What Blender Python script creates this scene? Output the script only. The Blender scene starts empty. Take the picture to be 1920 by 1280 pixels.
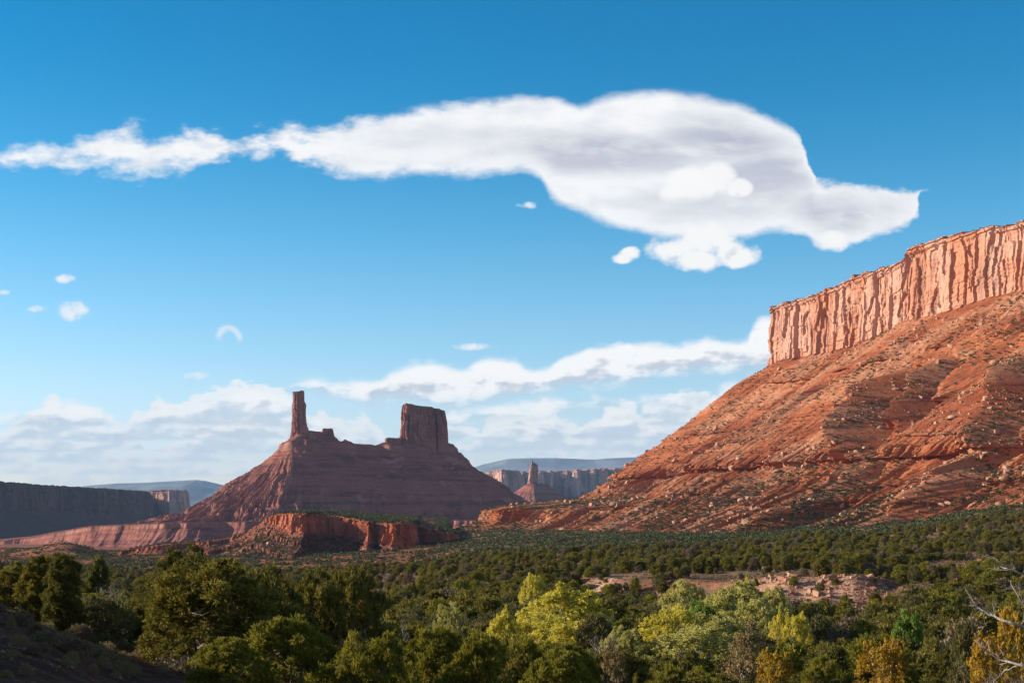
import bpy, math, random
import numpy as np
from mathutils import Vector
R = math.radians
random.seed(7)
SC = bpy.context.scene
COL = SC.collection
F = 2667.0            # pixels of the 1920-wide frame per unit of tan
HZ = 960.0            # horizon row
SUN_EL = R(16)
SUN_DIR = Vector((-math.cos(SUN_EL)*0.986, math.cos(SUN_EL)*0.165, math.sin(SUN_EL)))

def P(px, py, Y):
    return ((px-960.0)/F*Y, Y, (HZ-py)/F*Y)
def interp(x, pts):
    pts = sorted(pts)
    return np.interp(x, [p[0] for p in pts], [p[1] for p in pts])
def sstep(a, b, x):
    t = np.clip((np.asarray(x, float)-a)/(b-a), 0, 1)
    return t*t*(3-2*t)

# ------------------------------------------------------------ noise
def _hash(ix, iy, iz, seed):
    h = (ix.astype(np.int64)*374761393 + iy.astype(np.int64)*668265263 + iz.astype(np.int64)*2147483647 + seed*1274126177) & 0xFFFFFFFF
    h = ((h ^ (h >> 13))*1274126177) & 0xFFFFFFFF
    h = (h ^ (h >> 16))
    h = (h*2246822519) & 0xFFFFFFFF
    return (h ^ (h >> 15)) & 0xFFFF
_ANG = np.arange(65536)*(2*np.pi/65536)
_CA, _SA = np.cos(_ANG), np.sin(_ANG)
def pn2(x, y, seed=0):
    x = np.asarray(x, float); y = np.asarray(y, float)
    x, y = np.broadcast_arrays(x, y)
    x0 = np.floor(x); y0 = np.floor(y)
    fx = x-x0; fy = y-y0
    ix = x0.astype(np.int64); iy = y0.astype(np.int64)
    z = np.zeros_like(ix)
    def g(dx, dy):
        h = _hash(ix+dx, iy+dy, z, seed)
        return _CA[h]*(fx-dx) + _SA[h]*(fy-dy)
    u = fx*fx*fx*(fx*(fx*6-15)+10); v = fy*fy*fy*(fy*(fy*6-15)+10)
    a = g(0,0); b = g(1,0); c = g(0,1); d = g(1,1)
    return 1.5*((a*(1-u)+b*u)*(1-v) + (c*(1-u)+d*u)*v)
def fbm(x, y, octv=5, seed=0, gain=.5, lac=2.03):
    a = 1.0; s = 0; f = 1.0
    for i in range(octv):
        s = s + a*pn2(x*f, y*f, seed+i*17)
        a *= gain; f *= lac
    return s
def ridged(x, y, octv=4, seed=0, gain=.5, lac=2.07):
    a = 1.0; s = 0; f = 1.0; t = 0
    for i in range(octv):
        s = s + a*(1-np.abs(pn2(x*f, y*f, seed+i*31))*1.6)
        t += a; a *= gain; f *= lac
    return s/t
def pn1(x, seed=0): return pn2(x, np.full_like(np.asarray(x, float), seed*3.17+.37), seed)
def vor1(x, seed=0):
    """1-D cells: returns a random value per cell of uneven width"""
    x = np.asarray(x, float) + .35*pn1(x*.9, seed+5)
    i = np.floor(x).astype(np.int64)
    return _hash(i, i*0, i*0, seed)/65535.0, x-i

# ------------------------------------------------------------ objects
def tag(o, label=None, cat=None, group=None, kind=None):
    if label: o['label'] = label
    if cat: o['category'] = cat
    if group: o['group'] = group
    if kind: o['kind'] = kind
    return o
def empty(name, loc=(0,0,0), rz=0.0):
    o = bpy.data.objects.new(name, None); COL.objects.link(o)
    o.location = loc; o.rotation_euler = (0,0,rz); o.empty_display_size = .2
    return o
def mesh_np(name, V, faces, mat=None, parent=None, smooth=False, link=True, attrs=None, quads=True):
    """V (n,3); faces (m,k) int array"""
    me = bpy.data.meshes.new(name)
    V = np.ascontiguousarray(V, dtype=np.float32); faces = np.ascontiguousarray(faces, dtype=np.int32)
    m, k = faces.shape
    me.vertices.add(len(V)); me.vertices.foreach_set('co', V.ravel())
    me.loops.add(m*k); me.loops.foreach_set('vertex_index', faces.ravel())
    me.polygons.add(m); me.polygons.foreach_set('loop_start', np.arange(0, m*k, k, dtype=np.int32))
    if smooth: me.polygons.foreach_set('use_smooth', np.ones(m, dtype=bool))
    else: me.polygons.foreach_set('use_smooth', np.zeros(m, dtype=bool))
    for an, (dom, arr) in (attrs or {}).items():
        at = me.attributes.new(an, 'FLOAT', dom); at.data.foreach_set('value', np.ascontiguousarray(arr, dtype=np.float32).ravel())
    me.update(calc_edges=True)
    if mat: me.materials.append(mat)
    o = bpy.data.objects.new(name, me)
    if link: COL.objects.link(o)
    if parent: o.parent = parent
    return o
def grid_faces(n, m, wrap=False):
    i = np.arange(n if wrap else n-1)[:,None]; j = np.arange(m-1)[None,:]
    i2 = (i+1) % n
    return np.stack([i*m+j, i2*m+j, i2*m+j+1, i*m+j+1], -1).reshape(-1,4)
def tube_np(path, rad, nseg=6):
    """tapered tube through path points; returns V, quads"""
    path = np.asarray(path, float); n = len(path)
    rad = np.broadcast_to(np.asarray(rad, float), (n,))
    T = np.gradient(path, axis=0); T /= np.linalg.norm(T, axis=1)[:,None]+1e-9
    ref = np.array([0.31, .2, 1.0]); ref2 = np.array([1., .1, .2])
    A = np.cross(T, ref); bad = np.linalg.norm(A, axis=1) < .2
    A[bad] = np.cross(T[bad], ref2); A /= np.linalg.norm(A, axis=1)[:,None]
    B = np.cross(T, A)
    ang = np.arange(nseg)*2*np.pi/nseg
    V = path[:,None,:] + rad[:,None,None]*(A[:,None,:]*np.cos(ang)[None,:,None] + B[:,None,:]*np.sin(ang)[None,:,None])
    V = V.reshape(-1,3)
    i = np.arange(n-1)[:,None]; j = np.arange(nseg)[None,:]; j2 = (j+1) % nseg
    Q = np.stack([i*nseg+j, i*nseg+j2, (i+1)*nseg+j2, (i+1)*nseg+j], -1).reshape(-1,4)
    return V, Q
def join_np(parts):
    Vs, Qs, o = [], [], 0
    for V, Q in parts:
        Vs.append(V); Qs.append(Q+o); o += len(V)
    return np.concatenate(Vs), np.concatenate(Qs)

# ------------------------------------------------------------ node expressions
class S:
    nt = None
    def __init__(s, sock): s.k = sock
    def __add__(a, b): return m_('ADD', a, b)
    __radd__ = __add__
    def __sub__(a, b): return m_('SUBTRACT', a, b)
    def __rsub__(a, b): return m_('SUBTRACT', b, a)
    def __mul__(a, b): return m_('MULTIPLY', a, b)
    __rmul__ = __mul__
    def __truediv__(a, b): return m_('DIVIDE', a, b)
    def __rtruediv__(a, b): return m_('DIVIDE', b, a)
def put(inp, v):
    if isinstance(v, S): S.nt.links.new(v.k, inp)
    elif isinstance(v, (tuple, list)):
        if inp.type == 'RGBA' and len(v) == 3: v = (*v, 1)
        inp.default_value = v
    else: inp.default_value = v
def m_(op, a, b=0.0, c=None, clamp=False):
    n = S.nt.nodes.new('ShaderNodeMath'); n.operation = op; n.use_clamp = clamp
    put(n.inputs[0], a); put(n.inputs[1], b)
    if c is not None: put(n.inputs[2], c)
    return S(n.outputs[0])
def mn(a, b): return m_('MINIMUM', a, b)
def mx(a, b): return m_('MAXIMUM', a, b)
def pw(a, b): return m_('POWER', a, b)
def ab(a): return m_('ABSOLUTE', a)
def cl(a): return m_('ADD', a, 0.0, clamp=True)
def sm(a, b, x, lo=0.0, hi=1.0, kind='SMOOTHSTEP'):
    n = S.nt.nodes.new('ShaderNodeMapRange'); n.interpolation_type = kind
    put(n.inputs['Value'], x); put(n.inputs['From Min'], a); put(n.inputs['From Max'], b)
    put(n.inputs['To Min'], lo); put(n.inputs['To Max'], hi)
    return S(n.outputs[0])
def vec(x, y, z=0.0):
    n = S.nt.nodes.new('ShaderNodeCombineXYZ'); put(n.inputs[0], x); put(n.inputs[1], y); put(n.inputs[2], z)
    return S(n.outputs[0])
def sep(v):
    n = S.nt.nodes.new('ShaderNodeSeparateXYZ'); put(n.inputs[0], v)
    return S(n.outputs[0]), S(n.outputs[1]), S(n.outputs[2])
def vmul(v, s):
    n = S.nt.nodes.new('ShaderNodeVectorMath'); n.operation = 'MULTIPLY'; put(n.inputs[0], v)
    put(n.inputs[1], s)
    return S(n.outputs[0])
def noise(v, scale=1.0, detail=4.0, rough=.5, dist=0.0, color=False):
    n = S.nt.nodes.new('ShaderNodeTexNoise'); put(n.inputs['Vector'], v); n.inputs['Scale'].default_value = scale
    n.inputs['Detail'].default_value = detail; n.inputs['Roughness'].default_value = rough
    n.inputs['Distortion'].default_value = dist
    return S(n.outputs[1 if color else 0])
def voro(v, scale=1.0, feat='F1', out=0):
    n = S.nt.nodes.new('ShaderNodeTexVoronoi'); n.feature = feat; put(n.inputs['Vector'], v); n.inputs['Scale'].default_value = scale
    return S(n.outputs[out])
def mix(f, a, b, mode='MIX'):
    n = S.nt.nodes.new('ShaderNodeMix'); n.data_type = 'RGBA'; n.blend_type = mode; n.clamp_factor = True
    put(n.inputs[0], f); put(n.inputs[6], a); put(n.inputs[7], b)
    return S(n.outputs[2])
def curve(x, pts):
    n = S.nt.nodes.new('ShaderNodeFloatCurve'); put(n.inputs[1], x)
    c = n.mapping.curves[0]; n.mapping.use_clip = False
    pts = sorted(pts)
    c.points[0].location = pts[0]; c.points[1].location = pts[-1]
    for p in pts[1:-1]: c.points.new(*p)
    for q in c.points: q.handle_type = 'AUTO_CLAMPED'
    n.mapping.update()
    return S(n.outputs[0])
def attr(name, geo=True):
    n = S.nt.nodes.new('ShaderNodeAttribute'); n.attribute_name = name; n.attribute_type = 'GEOMETRY'
    return S(n.outputs['Fac'])
def geo(o='Position'):
    n = S.nt.nodes.new('ShaderNodeNewGeometry'); return S(n.outputs[o])
def objpos():
    n = S.nt.nodes.new('ShaderNodeTexCoord'); return S(n.outputs['Object'])
def objrand():
    n = S.nt.nodes.new('ShaderNodeObjectInfo'); return S(n.outputs['Random'])
def bump(h, strength=.5, dist=1.0):
    n = S.nt.nodes.new('ShaderNodeBump'); n.inputs['Strength'].default_value = strength; n.inputs['Distance'].default_value = dist
    put(n.inputs['Height'], h); return S(n.outputs[0])
def new_mat(name):
    m = bpy.data.materials.new(name); m.use_nodes = True
    nt = m.node_tree; S.nt = nt
    for n in list(nt.nodes): nt.nodes.remove(n)
    return m, nt
def finish(nt, col, rough=.9, normal=None, transl=0.0, spec=.2):
    b = nt.nodes.new('ShaderNodeBsdfPrincipled'); out = nt.nodes.new('ShaderNodeOutputMaterial')
    put(b.inputs['Base Color'], col); put(b.inputs['Roughness'], rough)
    b.inputs['Specular IOR Level'].default_value = spec
    if normal is not None: put(b.inputs['Normal'], normal)
    if transl:
        t = nt.nodes.new('ShaderNodeBsdfTranslucent'); put(t.inputs[0], col)
        mxs = nt.nodes.new('ShaderNodeMixShader'); mxs.inputs[0].default_value = transl
        nt.links.new(b.outputs[0], mxs.inputs[1]); nt.links.new(t.outputs[0], mxs.inputs[2])
        nt.links.new(mxs.outputs[0], out.inputs[0])
    else: nt.links.new(b.outputs[0], out.inputs[0])
HAZE = 1.6e-5
ZOOM = None
# ------------------------------------------------------------ camera, sun, sky
cam = bpy.data.cameras.new('camera'); camo = bpy.data.objects.new('camera', cam); COL.objects.link(camo)
cam.lens = 50; cam.sensor_width = 36; cam.shift_y = (HZ-640)/1920.0
if ZOOM:
    cam.lens = 50*1920/ZOOM[2]; cam.shift_x = (ZOOM[0]-960)/ZOOM[2]; cam.shift_y = (HZ-ZOOM[1])/ZOOM[2]
cam.clip_start = .5; cam.clip_end = 200000
camo.rotation_euler = (R(90),0,0); SC.camera = camo
sun = bpy.data.lights.new('sun', 'SUN'); suno = bpy.data.objects.new('sun', sun); COL.objects.link(suno)
sun.energy = 4.9; sun.angle = R(.53); sun.color = (1.0, .87, .71)
suno.rotation_euler = SUN_DIR.to_track_quat('Z', 'Y').to_euler()
SC.view_settings.view_transform = 'Standard'; SC.view_settings.look = 'None'
SC.view_settings.exposure = 0.8; SC.view_settings.gamma = 1
SC.render.engine = 'CYCLES'
SC.cycles.max_bounces = 5; SC.cycles.diffuse_bounces = 3; SC.cycles.transmission_bounces = 3
SC.cycles.transparent_max_bounces = 6; SC.cycles.volume_bounces = 0
SC.cycles.sample_clamp_indirect = 4

def build_world():
    w = bpy.data.worlds.new('World'); SC.world = w; w.use_nodes = True
    nt = w.node_tree; S.nt = nt
    for n in list(nt.nodes): nt.nodes.remove(n)
    sky = nt.nodes.new('ShaderNodeTexSky'); sky.sky_type = 'NISHITA'; sky.sun_disc = False
    sky.sun_elevation = SUN_EL; sky.sun_rotation = math.atan2(SUN_DIR.x, SUN_DIR.y)
    sky.altitude = 1300; sky.air_density = 1.0; sky.dust_density = 0.25; sky.ozone_density = 4.0
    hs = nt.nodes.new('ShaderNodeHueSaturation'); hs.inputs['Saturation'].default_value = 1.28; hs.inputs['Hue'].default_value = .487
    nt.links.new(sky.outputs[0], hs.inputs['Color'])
    tc = nt.nodes.new('ShaderNodeTexCoord')
    dx, dy, dz = sep(S(tc.outputs['Generated']))
    front = m_('GREATER_THAN', dy, 0.05)
    ysafe = mx(dy, 0.05)
    U = dx/ysafe*(F/1920.0) + 0.5          # 0..1 over the frame's 39 degrees of sky, fixed to compass directions
    V = dz/ysafe*(F/960.0)                 # 0 at the horizon
    def X(px): return px/1920.0
    def Yv(py): return (960-py)/960.0
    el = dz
    # air tint in view: deeper above, paler and warmer low down
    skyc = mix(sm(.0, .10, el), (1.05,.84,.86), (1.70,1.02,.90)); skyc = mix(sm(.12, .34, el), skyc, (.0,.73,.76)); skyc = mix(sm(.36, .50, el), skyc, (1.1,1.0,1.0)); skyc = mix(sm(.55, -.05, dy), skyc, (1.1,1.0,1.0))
    plain = mx(sm(.36, .50, el), sm(.55, -.05, dy))  # sky overhead and behind, out of view, kept warmer to tint the shade
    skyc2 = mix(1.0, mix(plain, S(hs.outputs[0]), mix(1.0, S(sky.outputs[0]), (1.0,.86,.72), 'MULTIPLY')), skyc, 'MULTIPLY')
    p = vec(U*2.0, V, 0.0)
    # fine warp shared by all the clouds
    wn = noise(vec(U*2.0, V*1.3, 3.7), 9.0, 7, .58, color=True)
    wr, wg, wb = sep(wn)
    wr = wr-.5; wg = wg-.5
    def curv(x, pts, k=Yv): return curve(x, [(X(a), k(b)) for a, b in pts])
    # ---- the long lens-shaped cloud
    top = [(-150,300),(-60,285),(0,276),(65,256),(130,270),(200,246),(245,236),(290,256),(345,246),(400,250),(470,246),(520,240),(600,240),(660,222),(720,214),(760,200),(850,189),(930,184),(1030,178),(1095,194),(1130,181),(1180,170),(1240,167),(1310,175),(1380,192),(1450,220),(1495,245),(1512,268),(1524,325),(1545,334),(1590,334),(1640,340),(1690,352),(1735,363),(1780,380),(2070,380)]
    bot = [(-150,305),(-60,305),(0,316),(100,318),(200,322),(250,330),(300,333),(355,326),(400,312),(450,288),(500,293),(560,307),(640,326),(720,339),(800,339),(880,333),(960,327),(1000,336),(1040,377),(1100,408),(1150,428),(1210,444),(1290,452),(1370,452),(1450,436),(1500,446),(1545,470),(1600,464),(1640,444),(1700,428),(1722,405),(1732,368),(1780,360),(2070,360)]
    rough = curve(U, [(-.08,1.0),(X(300),1.0),(X(480),1.25),(X(640),.8),(X(800),.62),(X(1000),.5),(X(1250),.32),(X(1400),.36),(X(1500),.6),(X(1700),.95),(1.08,.8)])
    Uw = U + wr*.030*rough; Vw = V + wg*.085*rough
    t_ = curv(Uw, top)-Vw; b_ = Vw-curv(Uw, bot)
    n2 = noise(vec(U*2.2, V*2.4, 9.1), 22.0, 6, .6)-.5
    wide = curve(U, [(-.08,.045),(X(300),.045),(X(380),.034),(X(480),.034),(X(700),.034),(X(1100),.026),(X(1500),.024),(1.08,.026)])
    thick = mn(t_, b_*1.0)
    a_main = sm(0.0, 1.0, thick/wide + .16 + n2*rough*1.4)
    # thin joint between the two pieces
    joint = sm(.0, .03, ab(U-X(432)))
    a_main = a_main*sm(0,1, joint+1.1+n2*1.1)
    # grey belly of the lens, white rims
    bn = noise(vec(U*2.0, V*3.4, 5.0), 3.2, 5, .5)
    def blob(cx, cy, rx, ry, soft=.6):
        ex = (U-X(cx))/(rx/1920.0); ey = (V-Yv(cy))/(ry/960.0)
        d = m_('SQRT', ex*ex + ey*ey)
        return sm(1.0+soft, 1.0-soft, d + (bn-.5)*1.3)
    g = mx(blob(1390,250,150,55)*.95, blob(1120,290,200,38)*.8)
    g = mx(g, blob(1590,400,140,48)*.85)
    g = mx(g, blob(1360,400,160,45)*.5)
    g = mx(g, blob(820,262,190,26)*.36)
    g = mx(g, blob(1440,330,90,70)*.75)
    streak = noise(vec(U*2.2+V*1.0, V*7.0-U*1.6, 2.0), 5.0, 5, .55)-.5
    g = cl(g*1.0 + streak*.42)
    g = g*sm(-.005, .085, thick)
    g = g*.95
    lm = mix(g, (1.0,.99,.985), (.43,.455,.56))
    wt = noise(vec(U*2.0, V*1.6, 9.1), 16.0, 4, .5)-noise(vec(U*2.0-.02, V*1.6+.02, 9.1), 16.0, 4, .5)
    lm = mix(cl((-.03-wt*1.8)*rough), lm, (.72,.75,.81))
    wb2 = noise(vec(U*2.0+V*.4, V*2.6, 6.1), 7.0, 6, .55)-noise(vec(U*2.0+V*.4-.02, V*2.6+.04, 6.1), 7.0, 6, .55)
    lm = mix(cl(wb2*2.4), lm, (1.0,.99,.98)); lm = mix(cl(wb2*-1.6), lm, (.60,.63,.70))
    # ---- bright heaps in front of and below the lens: list of soft bumps (cx,cy,rx,ry)
    def heap(blobs, seed, sc=26.0, amp=.9, edge=1.0):
        nz = noise(vec(U*2.0, V*1.15, seed), sc, 7, .56)-.5
        nzl = noise(vec(U*2.0-.012, V*1.15+.010, seed), sc, 7, .56)-.5
        d = None
        for cx, cy, rx, ry in blobs:
            ex = (U-X(cx))/(rx/1920.0); ey = (V-Yv(cy))/(ry/960.0)
            q = 1.0 - (ex*ex + ey*ey)
            d = q if d is None else mx(d, q)
        dd = d + nz*amp*1.6
        a = sm(-.05, .75*edge, dd)
        # light comes from the left and above
        nb = noise(vec(U*2.0, V*1.15, seed), sc*.6, 3, .45); nb2 = noise(vec(U*2.0-.018, V*1.15+.016, seed), sc*.6, 3, .45)
        sh = cl((nb-nb2)*2.6 + (nz-nzl)*1.3 + .72)
        return a, sh, d
    a1, s1, d1 = heap([(1295,345,58,40),(1345,332,40,34),(1275,366,46,24),(1385,352,30,20)], 1.3, 15.0, .55, .8)
    a1 = a1*.9*sm(Yv(388), Yv(362), V)
    c1 = mix(sm(.25,.75,s1), (.70,.72,.79), (1.0,.99,.97))
    a2, s2, d2 = heap([(1325,448,58,42),(1262,466,58,26),(1308,486,62,27),(1378,476,54,28),(1560,452,40,22),(1180,474,24,14),(1168,485,22,12)], 4.7, 24.0, 1.25)
    c2 = mix(sm(-.25,.5,s2 - sm(X(1300), X(1420), U)*.18), (.70,.73,.80), (.98,.975,.96))
    a3, s3, d3 = heap([(137,583,36,21),(123,523,22,10),(70,579,24,8),(5,548,16,6),(365,704,30,9),(990,385,24,8),(885,650,50,8)], 7.9, 46.0, 1.7, 1.9)
    # the thin hook-shaped wisp
    hx = (U-X(428))*1920.0; hy = (V-Yv(634))*960.0
    hr = m_('SQRT', hx*hx+hy*hy)
    hook = sm(9.0, .0, ab(hr-20.0+n2*16.0))*sm(-9.0, 6.0, hy+hx*.15+n2*14.0)*.62
    c3 = (.93,.94,.95)
    a3 = mx(a3*cl(.55+sm(0,.4,d3)*.4), hook)
    cut = sm(Yv(606), Yv(596), V+wg*.03)
    # ---- heaped cloud rows above the horizon
    def row(toppts, botpts, seed, sc, amp, soft, base_dark, lift=1.0):
        q = vec(U*2.0, V*1.7, seed)
        nz = noise(q, sc, 8, .55)-.5
        lo = noise(q, sc, 3, .45); l2 = noise(vec(U*2.0-.016, V*1.7+.024, seed), sc, 3, .45)
        f2 = noise(vec(U*2.0-.005, V*1.7+.008, seed), sc, 8, .55)-.5
        big = noise(vec(U*2.0, V*2.4, seed+11), sc*.33, 3, .5)-.5
        t = curv(U, toppts)-V; b = V-curv(U, botpts)
        th = mn(t+nz*amp*1.3+big*amp*1.5, b*.6 + nz*amp*.7+big*amp*.8)
        a = sm(-.004, soft, th)
        span = mx(t+b, .02)
        rel = cl(b/span + big*1.0 + nz*.35)
        sh = cl((lo-l2)*2.2 + (nz-f2)*1.1 + .06 + rel*1.15)
        c = mix(sm(.12,.80,sh), base_dark, (1.0*lift,.99*lift,.97*lift))
        return a, c

    # broken layer low down: flat-based heaps, smaller and flatter toward the horizon
    sq = curve(V, [(-.02,7.5),(.03,6.0),(.10,4.0),(.2,3.0),(.35,2.6),(1,2.6)])
    pv = vec(U*2.0, V*sq, 2.2)
    pl = vec(U*2.0-.022, V*sq+.07, 2.2)
    sheet = noise(pv, 10.0, 8, .56)
    sh1 = noise(vec(U*2.0, V*sq, 2.2), 10.0, 3, .5); sh2 = noise(pl, 10.0, 3, .5)
    shf = noise(vec(U*2.0-.006, V*sq+.018, 2.2), 10.0, 8, .56)
    cov = curve(V, [(-.02,.25),(0,.42),(.05,.62),(.10,.72),(.16,.80),(.21,.55),(.245,.1),(.28,-.6),(.34,-2),(1,-2)])
    a_s = sm(.515, .62, sheet+(cov-.5)*.5)
    lit_s = cl((sh1-sh2)*2.8 + (sheet-shf)*2.2 + .58)
    c_s = mix(sm(.22, .78, lit_s), (.47,.60,.70), (1.0,.99,.965))
    c_s = mix(sm(.12,.0,V)*.5, c_s, (.80,.86,.87))
    # rows of separate heaps with level bases, far to near
    q_ = vec(U*2.0, V*2.0, 3.3); NZ = noise(q_, 30.0, 6, .58)-.5
    NS = noise(q_, 18.0, 3, .5)-noise(vec(U*2.0-.012, V*2.0+.02, 3.3), 18.0, 3, .5)
    def heaprow(basepy, A, freq, thr, seed, dark, lift, soft=.010):
        vb = Yv(basepy)
        q = vec(U*2.0, V*2.0, seed); sc = 30.0
        nz = NZ
        n1 = noise(vec(U*freq, seed*3.1, 0.0), 1.0, 3, .55)
        bw = noise(vec(U*freq*.7, seed*5.3, 0.0), 1.0, 2, .5)-.5
        h = (n1-thr)*A
        t = h + vb + nz*A*.16 - V; bb = V - vb - bw*.03 + nz*.006
        a = sm(-.002, soft, mn(t, bb*1.2))
        rel = cl(bb/mx(t+bb, .008))
        ns = NS
        sh = cl(rel*1.15 + ns*2.0 + nz*.5 - .02)
        return a, mix(sm(.1,.8,sh), dark, (lift, lift*.99, lift*.965))
    rows = [heaprow(912, .30, 15, .40, 1.7, (.68,.77,.82), .90), heaprow(893, .34, 12, .42, 2.9, (.62,.73,.80), .93),
            heaprow(872, .36, 11, .41, 4.3, (.64,.74,.81), .95), heaprow(850, .42, 9.5, .42, 5.9, (.62,.72,.79), .98),
            heaprow(826, .42, 8, .42, 7.7, (.60,.70,.78), 1.0), heaprow(800, .40, 7, .445, 9.1, (.59,.69,.77), 1.02)]
    rC = row([(-150,775),(0,772),(60,764),(115,746),(170,760),(215,786),(280,800),(420,742),(520,735),(640,800),(860,775),(960,752),(1060,738),(1180,742),(1290,728),(1400,712),(1500,700),(2070,690)],
             [(-150,800),(190,800),(240,790),(300,790),(420,775),(560,792),(700,800),(900,793),(1080,778),(1300,770),(2070,760)], 33.0, 17.0, .036, .022, (.58,.67,.76), 1.04)
    rD = row([(-150,900),(380,900),(480,800),(540,728),(620,712),(690,716),(740,690),(800,676),(860,694),(905,676),(950,668),(1010,692),(1065,658),(1110,646),(1190,641),(1260,644),(1340,634),(1400,628),(1418,596),(1445,588),(1500,600),(2070,590)],
             [(-150,790),(380,765),(540,728),(620,745),(700,762),(800,758),(950,752),(1100,728),(1240,712),(1400,704),(1500,700),(2070,690)], 41.0, 15.0, .036, .020, (.60,.65,.73), 1.04)
    BR = 4.85       # radiance of sunlit cloud against the sky texture's own scale
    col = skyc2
    def over(a, c, col):
        cc = mix(1.0, c, (BR,BR,BR), 'MULTIPLY')
        return mix(a*front, col, cc)
    # behind the viewer: the same sheet goes on, seen by nothing but the light
    for rw, al in zip(rows, (.6,.68,.74,.78,.80,.80)): col = over(rw[0]*al, rw[1], col)
    col = over(rC[0]*.95, rC[1], col)
    col = over(rD[0], rD[1], col)
    col = over(a_main*.97, lm, col)
    col = over(a1, c1, col)
    col = over(a2, c2, col)
    col = over(a3, c3, col)
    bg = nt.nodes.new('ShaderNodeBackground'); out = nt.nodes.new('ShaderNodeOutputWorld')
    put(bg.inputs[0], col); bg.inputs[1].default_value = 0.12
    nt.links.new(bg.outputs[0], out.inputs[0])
    w.cycles.sampling_method = 'MANUAL'; w.cycles.sample_map_resolution = 512
build_world()
# ------------------------------------------------------------ rock and soil materials
def rock_mat(name, soil=(.40,.135,.062), soil2=(.27,.085,.045), pale=(.50,.24,.14), cliff=(.50,.245,.15), cliff2=(.42,.15,.07),
             varnish=(.16,.10,.085), band=.05, bscale=1.0, veg=0.0, bstr=.6, green=(.07,.075,.035)):
    """attributes: cliffness 0..1 (vertical rock), pale 0..1 (rubble or sand), both modelled with the shape"""
    m, nt = new_mat(name)
    p = geo(); x, y, z = sep(p)
    cf = attr('cliffness'); pa = attr('rubble')
    n1 = noise(p, .012/bscale, 6, .55); n2 = noise(p, .09/bscale, 6, .6); n3 = noise(p, .6/bscale, 5, .65)
    zb = z + (n1-.5)*14*bscale
    st = noise(vec(x*.0016, y*.0016, zb*band), 1.0, 5, .7)
    st2 = noise(vec(x*.003+5, y*.003, zb*band*3.1), 1.0, 4, .6)
    c = mix(sm(.38,.62, st), soil2, soil)
    c = mix(sm(.55,.72, st2)*.55, c, pale)
    c = mix(sm(.42,.68, n2)*.45, c, soil2)
    rub = mix(sm(.35,.65,n3), soil, pale)
    c = mix(cl(pa*(.35+sm(.4,.6,n2)*.7)), c, rub)
    # standing rock: orange and pale buff, dark varnish hanging down it
    vs = noise(vec(x*.085, y*.085, z*.009), 1.0/bscale, 6, .6)
    vs2 = noise(vec(x*.02+9, y*.02, z*.006), 1.0/bscale, 4, .5)
    rc = mix(sm(.40,.62, vs2+ (st2-.5)*.35), cliff2, cliff)
    rc = mix(sm(.50,.70, vs)*.62, rc, varnish)
    rc = mix(sm(.55,.75, noise(vec(x*.02, y*.02, z*.35), 1.0/bscale, 4, .6))*.35, rc, soil2)
    c = mix(cf, c, rc)
    if veg:
        gn = noise(p, .16/bscale, 3, .7)
        nzv = sep(geo('Normal'))[2]
        c = mix(sm(.54,.66,gn)*sm(.35,.8,nzv)*veg*(1.0-cf), c, green)
    c = mix(sm(.3,.75,n3)*.28, c, mix(.5, c, (.04,.02,.012)))
    h = n2*2.2 + n3*.8 + noise(p, 2.2/bscale, 4, .7)*.35
    finish(nt, c, .95, bump(h, bstr, 1.4*bscale), spec=.08)
    return m
M = {}
M['talus'] = rock_mat('red talus rock', soil=(.47,.155,.066), soil2=(.28,.078,.036), pale=(.46,.275,.175), cliff=(.56,.325,.235), cliff2=(.50,.225,.135), varnish=(.22,.15,.13), veg=.75)
M['mesa_cliff'] = M['talus']
M['cone'] = rock_mat('maroon talus rock', soil=(.36,.128,.092), soil2=(.16,.054,.044), pale=(.42,.19,.14), cliff=(.40,.19,.14), cliff2=(.30,.115,.085), varnish=(.13,.085,.075), band=.07, bscale=1.6, veg=.18)
M['midcliff'] = rock_mat('dark red cliff rock', soil=(.27,.085,.05), soil2=(.18,.055,.035), pale=(.30,.15,.10), cliff=(.50,.20,.12), cliff2=(.40,.125,.065), varnish=(.09,.045,.035), band=.09, veg=.85, green=(.075,.085,.04))
M['farshade'] = rock_mat('shade-darkened far mesa rock', soil=(.12,.05,.04), soil2=(.09,.045,.035), pale=(.16,.09,.07), cliff=(.16,.085,.065), cliff2=(.12,.055,.04), varnish=(.05,.035,.035), band=.03, bscale=3.5, bstr=.3, veg=.4)  # darker copy of the distant rock colour, standing in for shade
M['far'] = rock_mat('distant mesa rock', soil=(.26,.10,.07), soil2=(.20,.08,.06), pale=(.36,.20,.15), cliff=(.58,.36,.28), cliff2=(.46,.24,.17), varnish=(.16,.11,.11), band=.03, bscale=3.5, bstr=.3, veg=.4)

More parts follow.
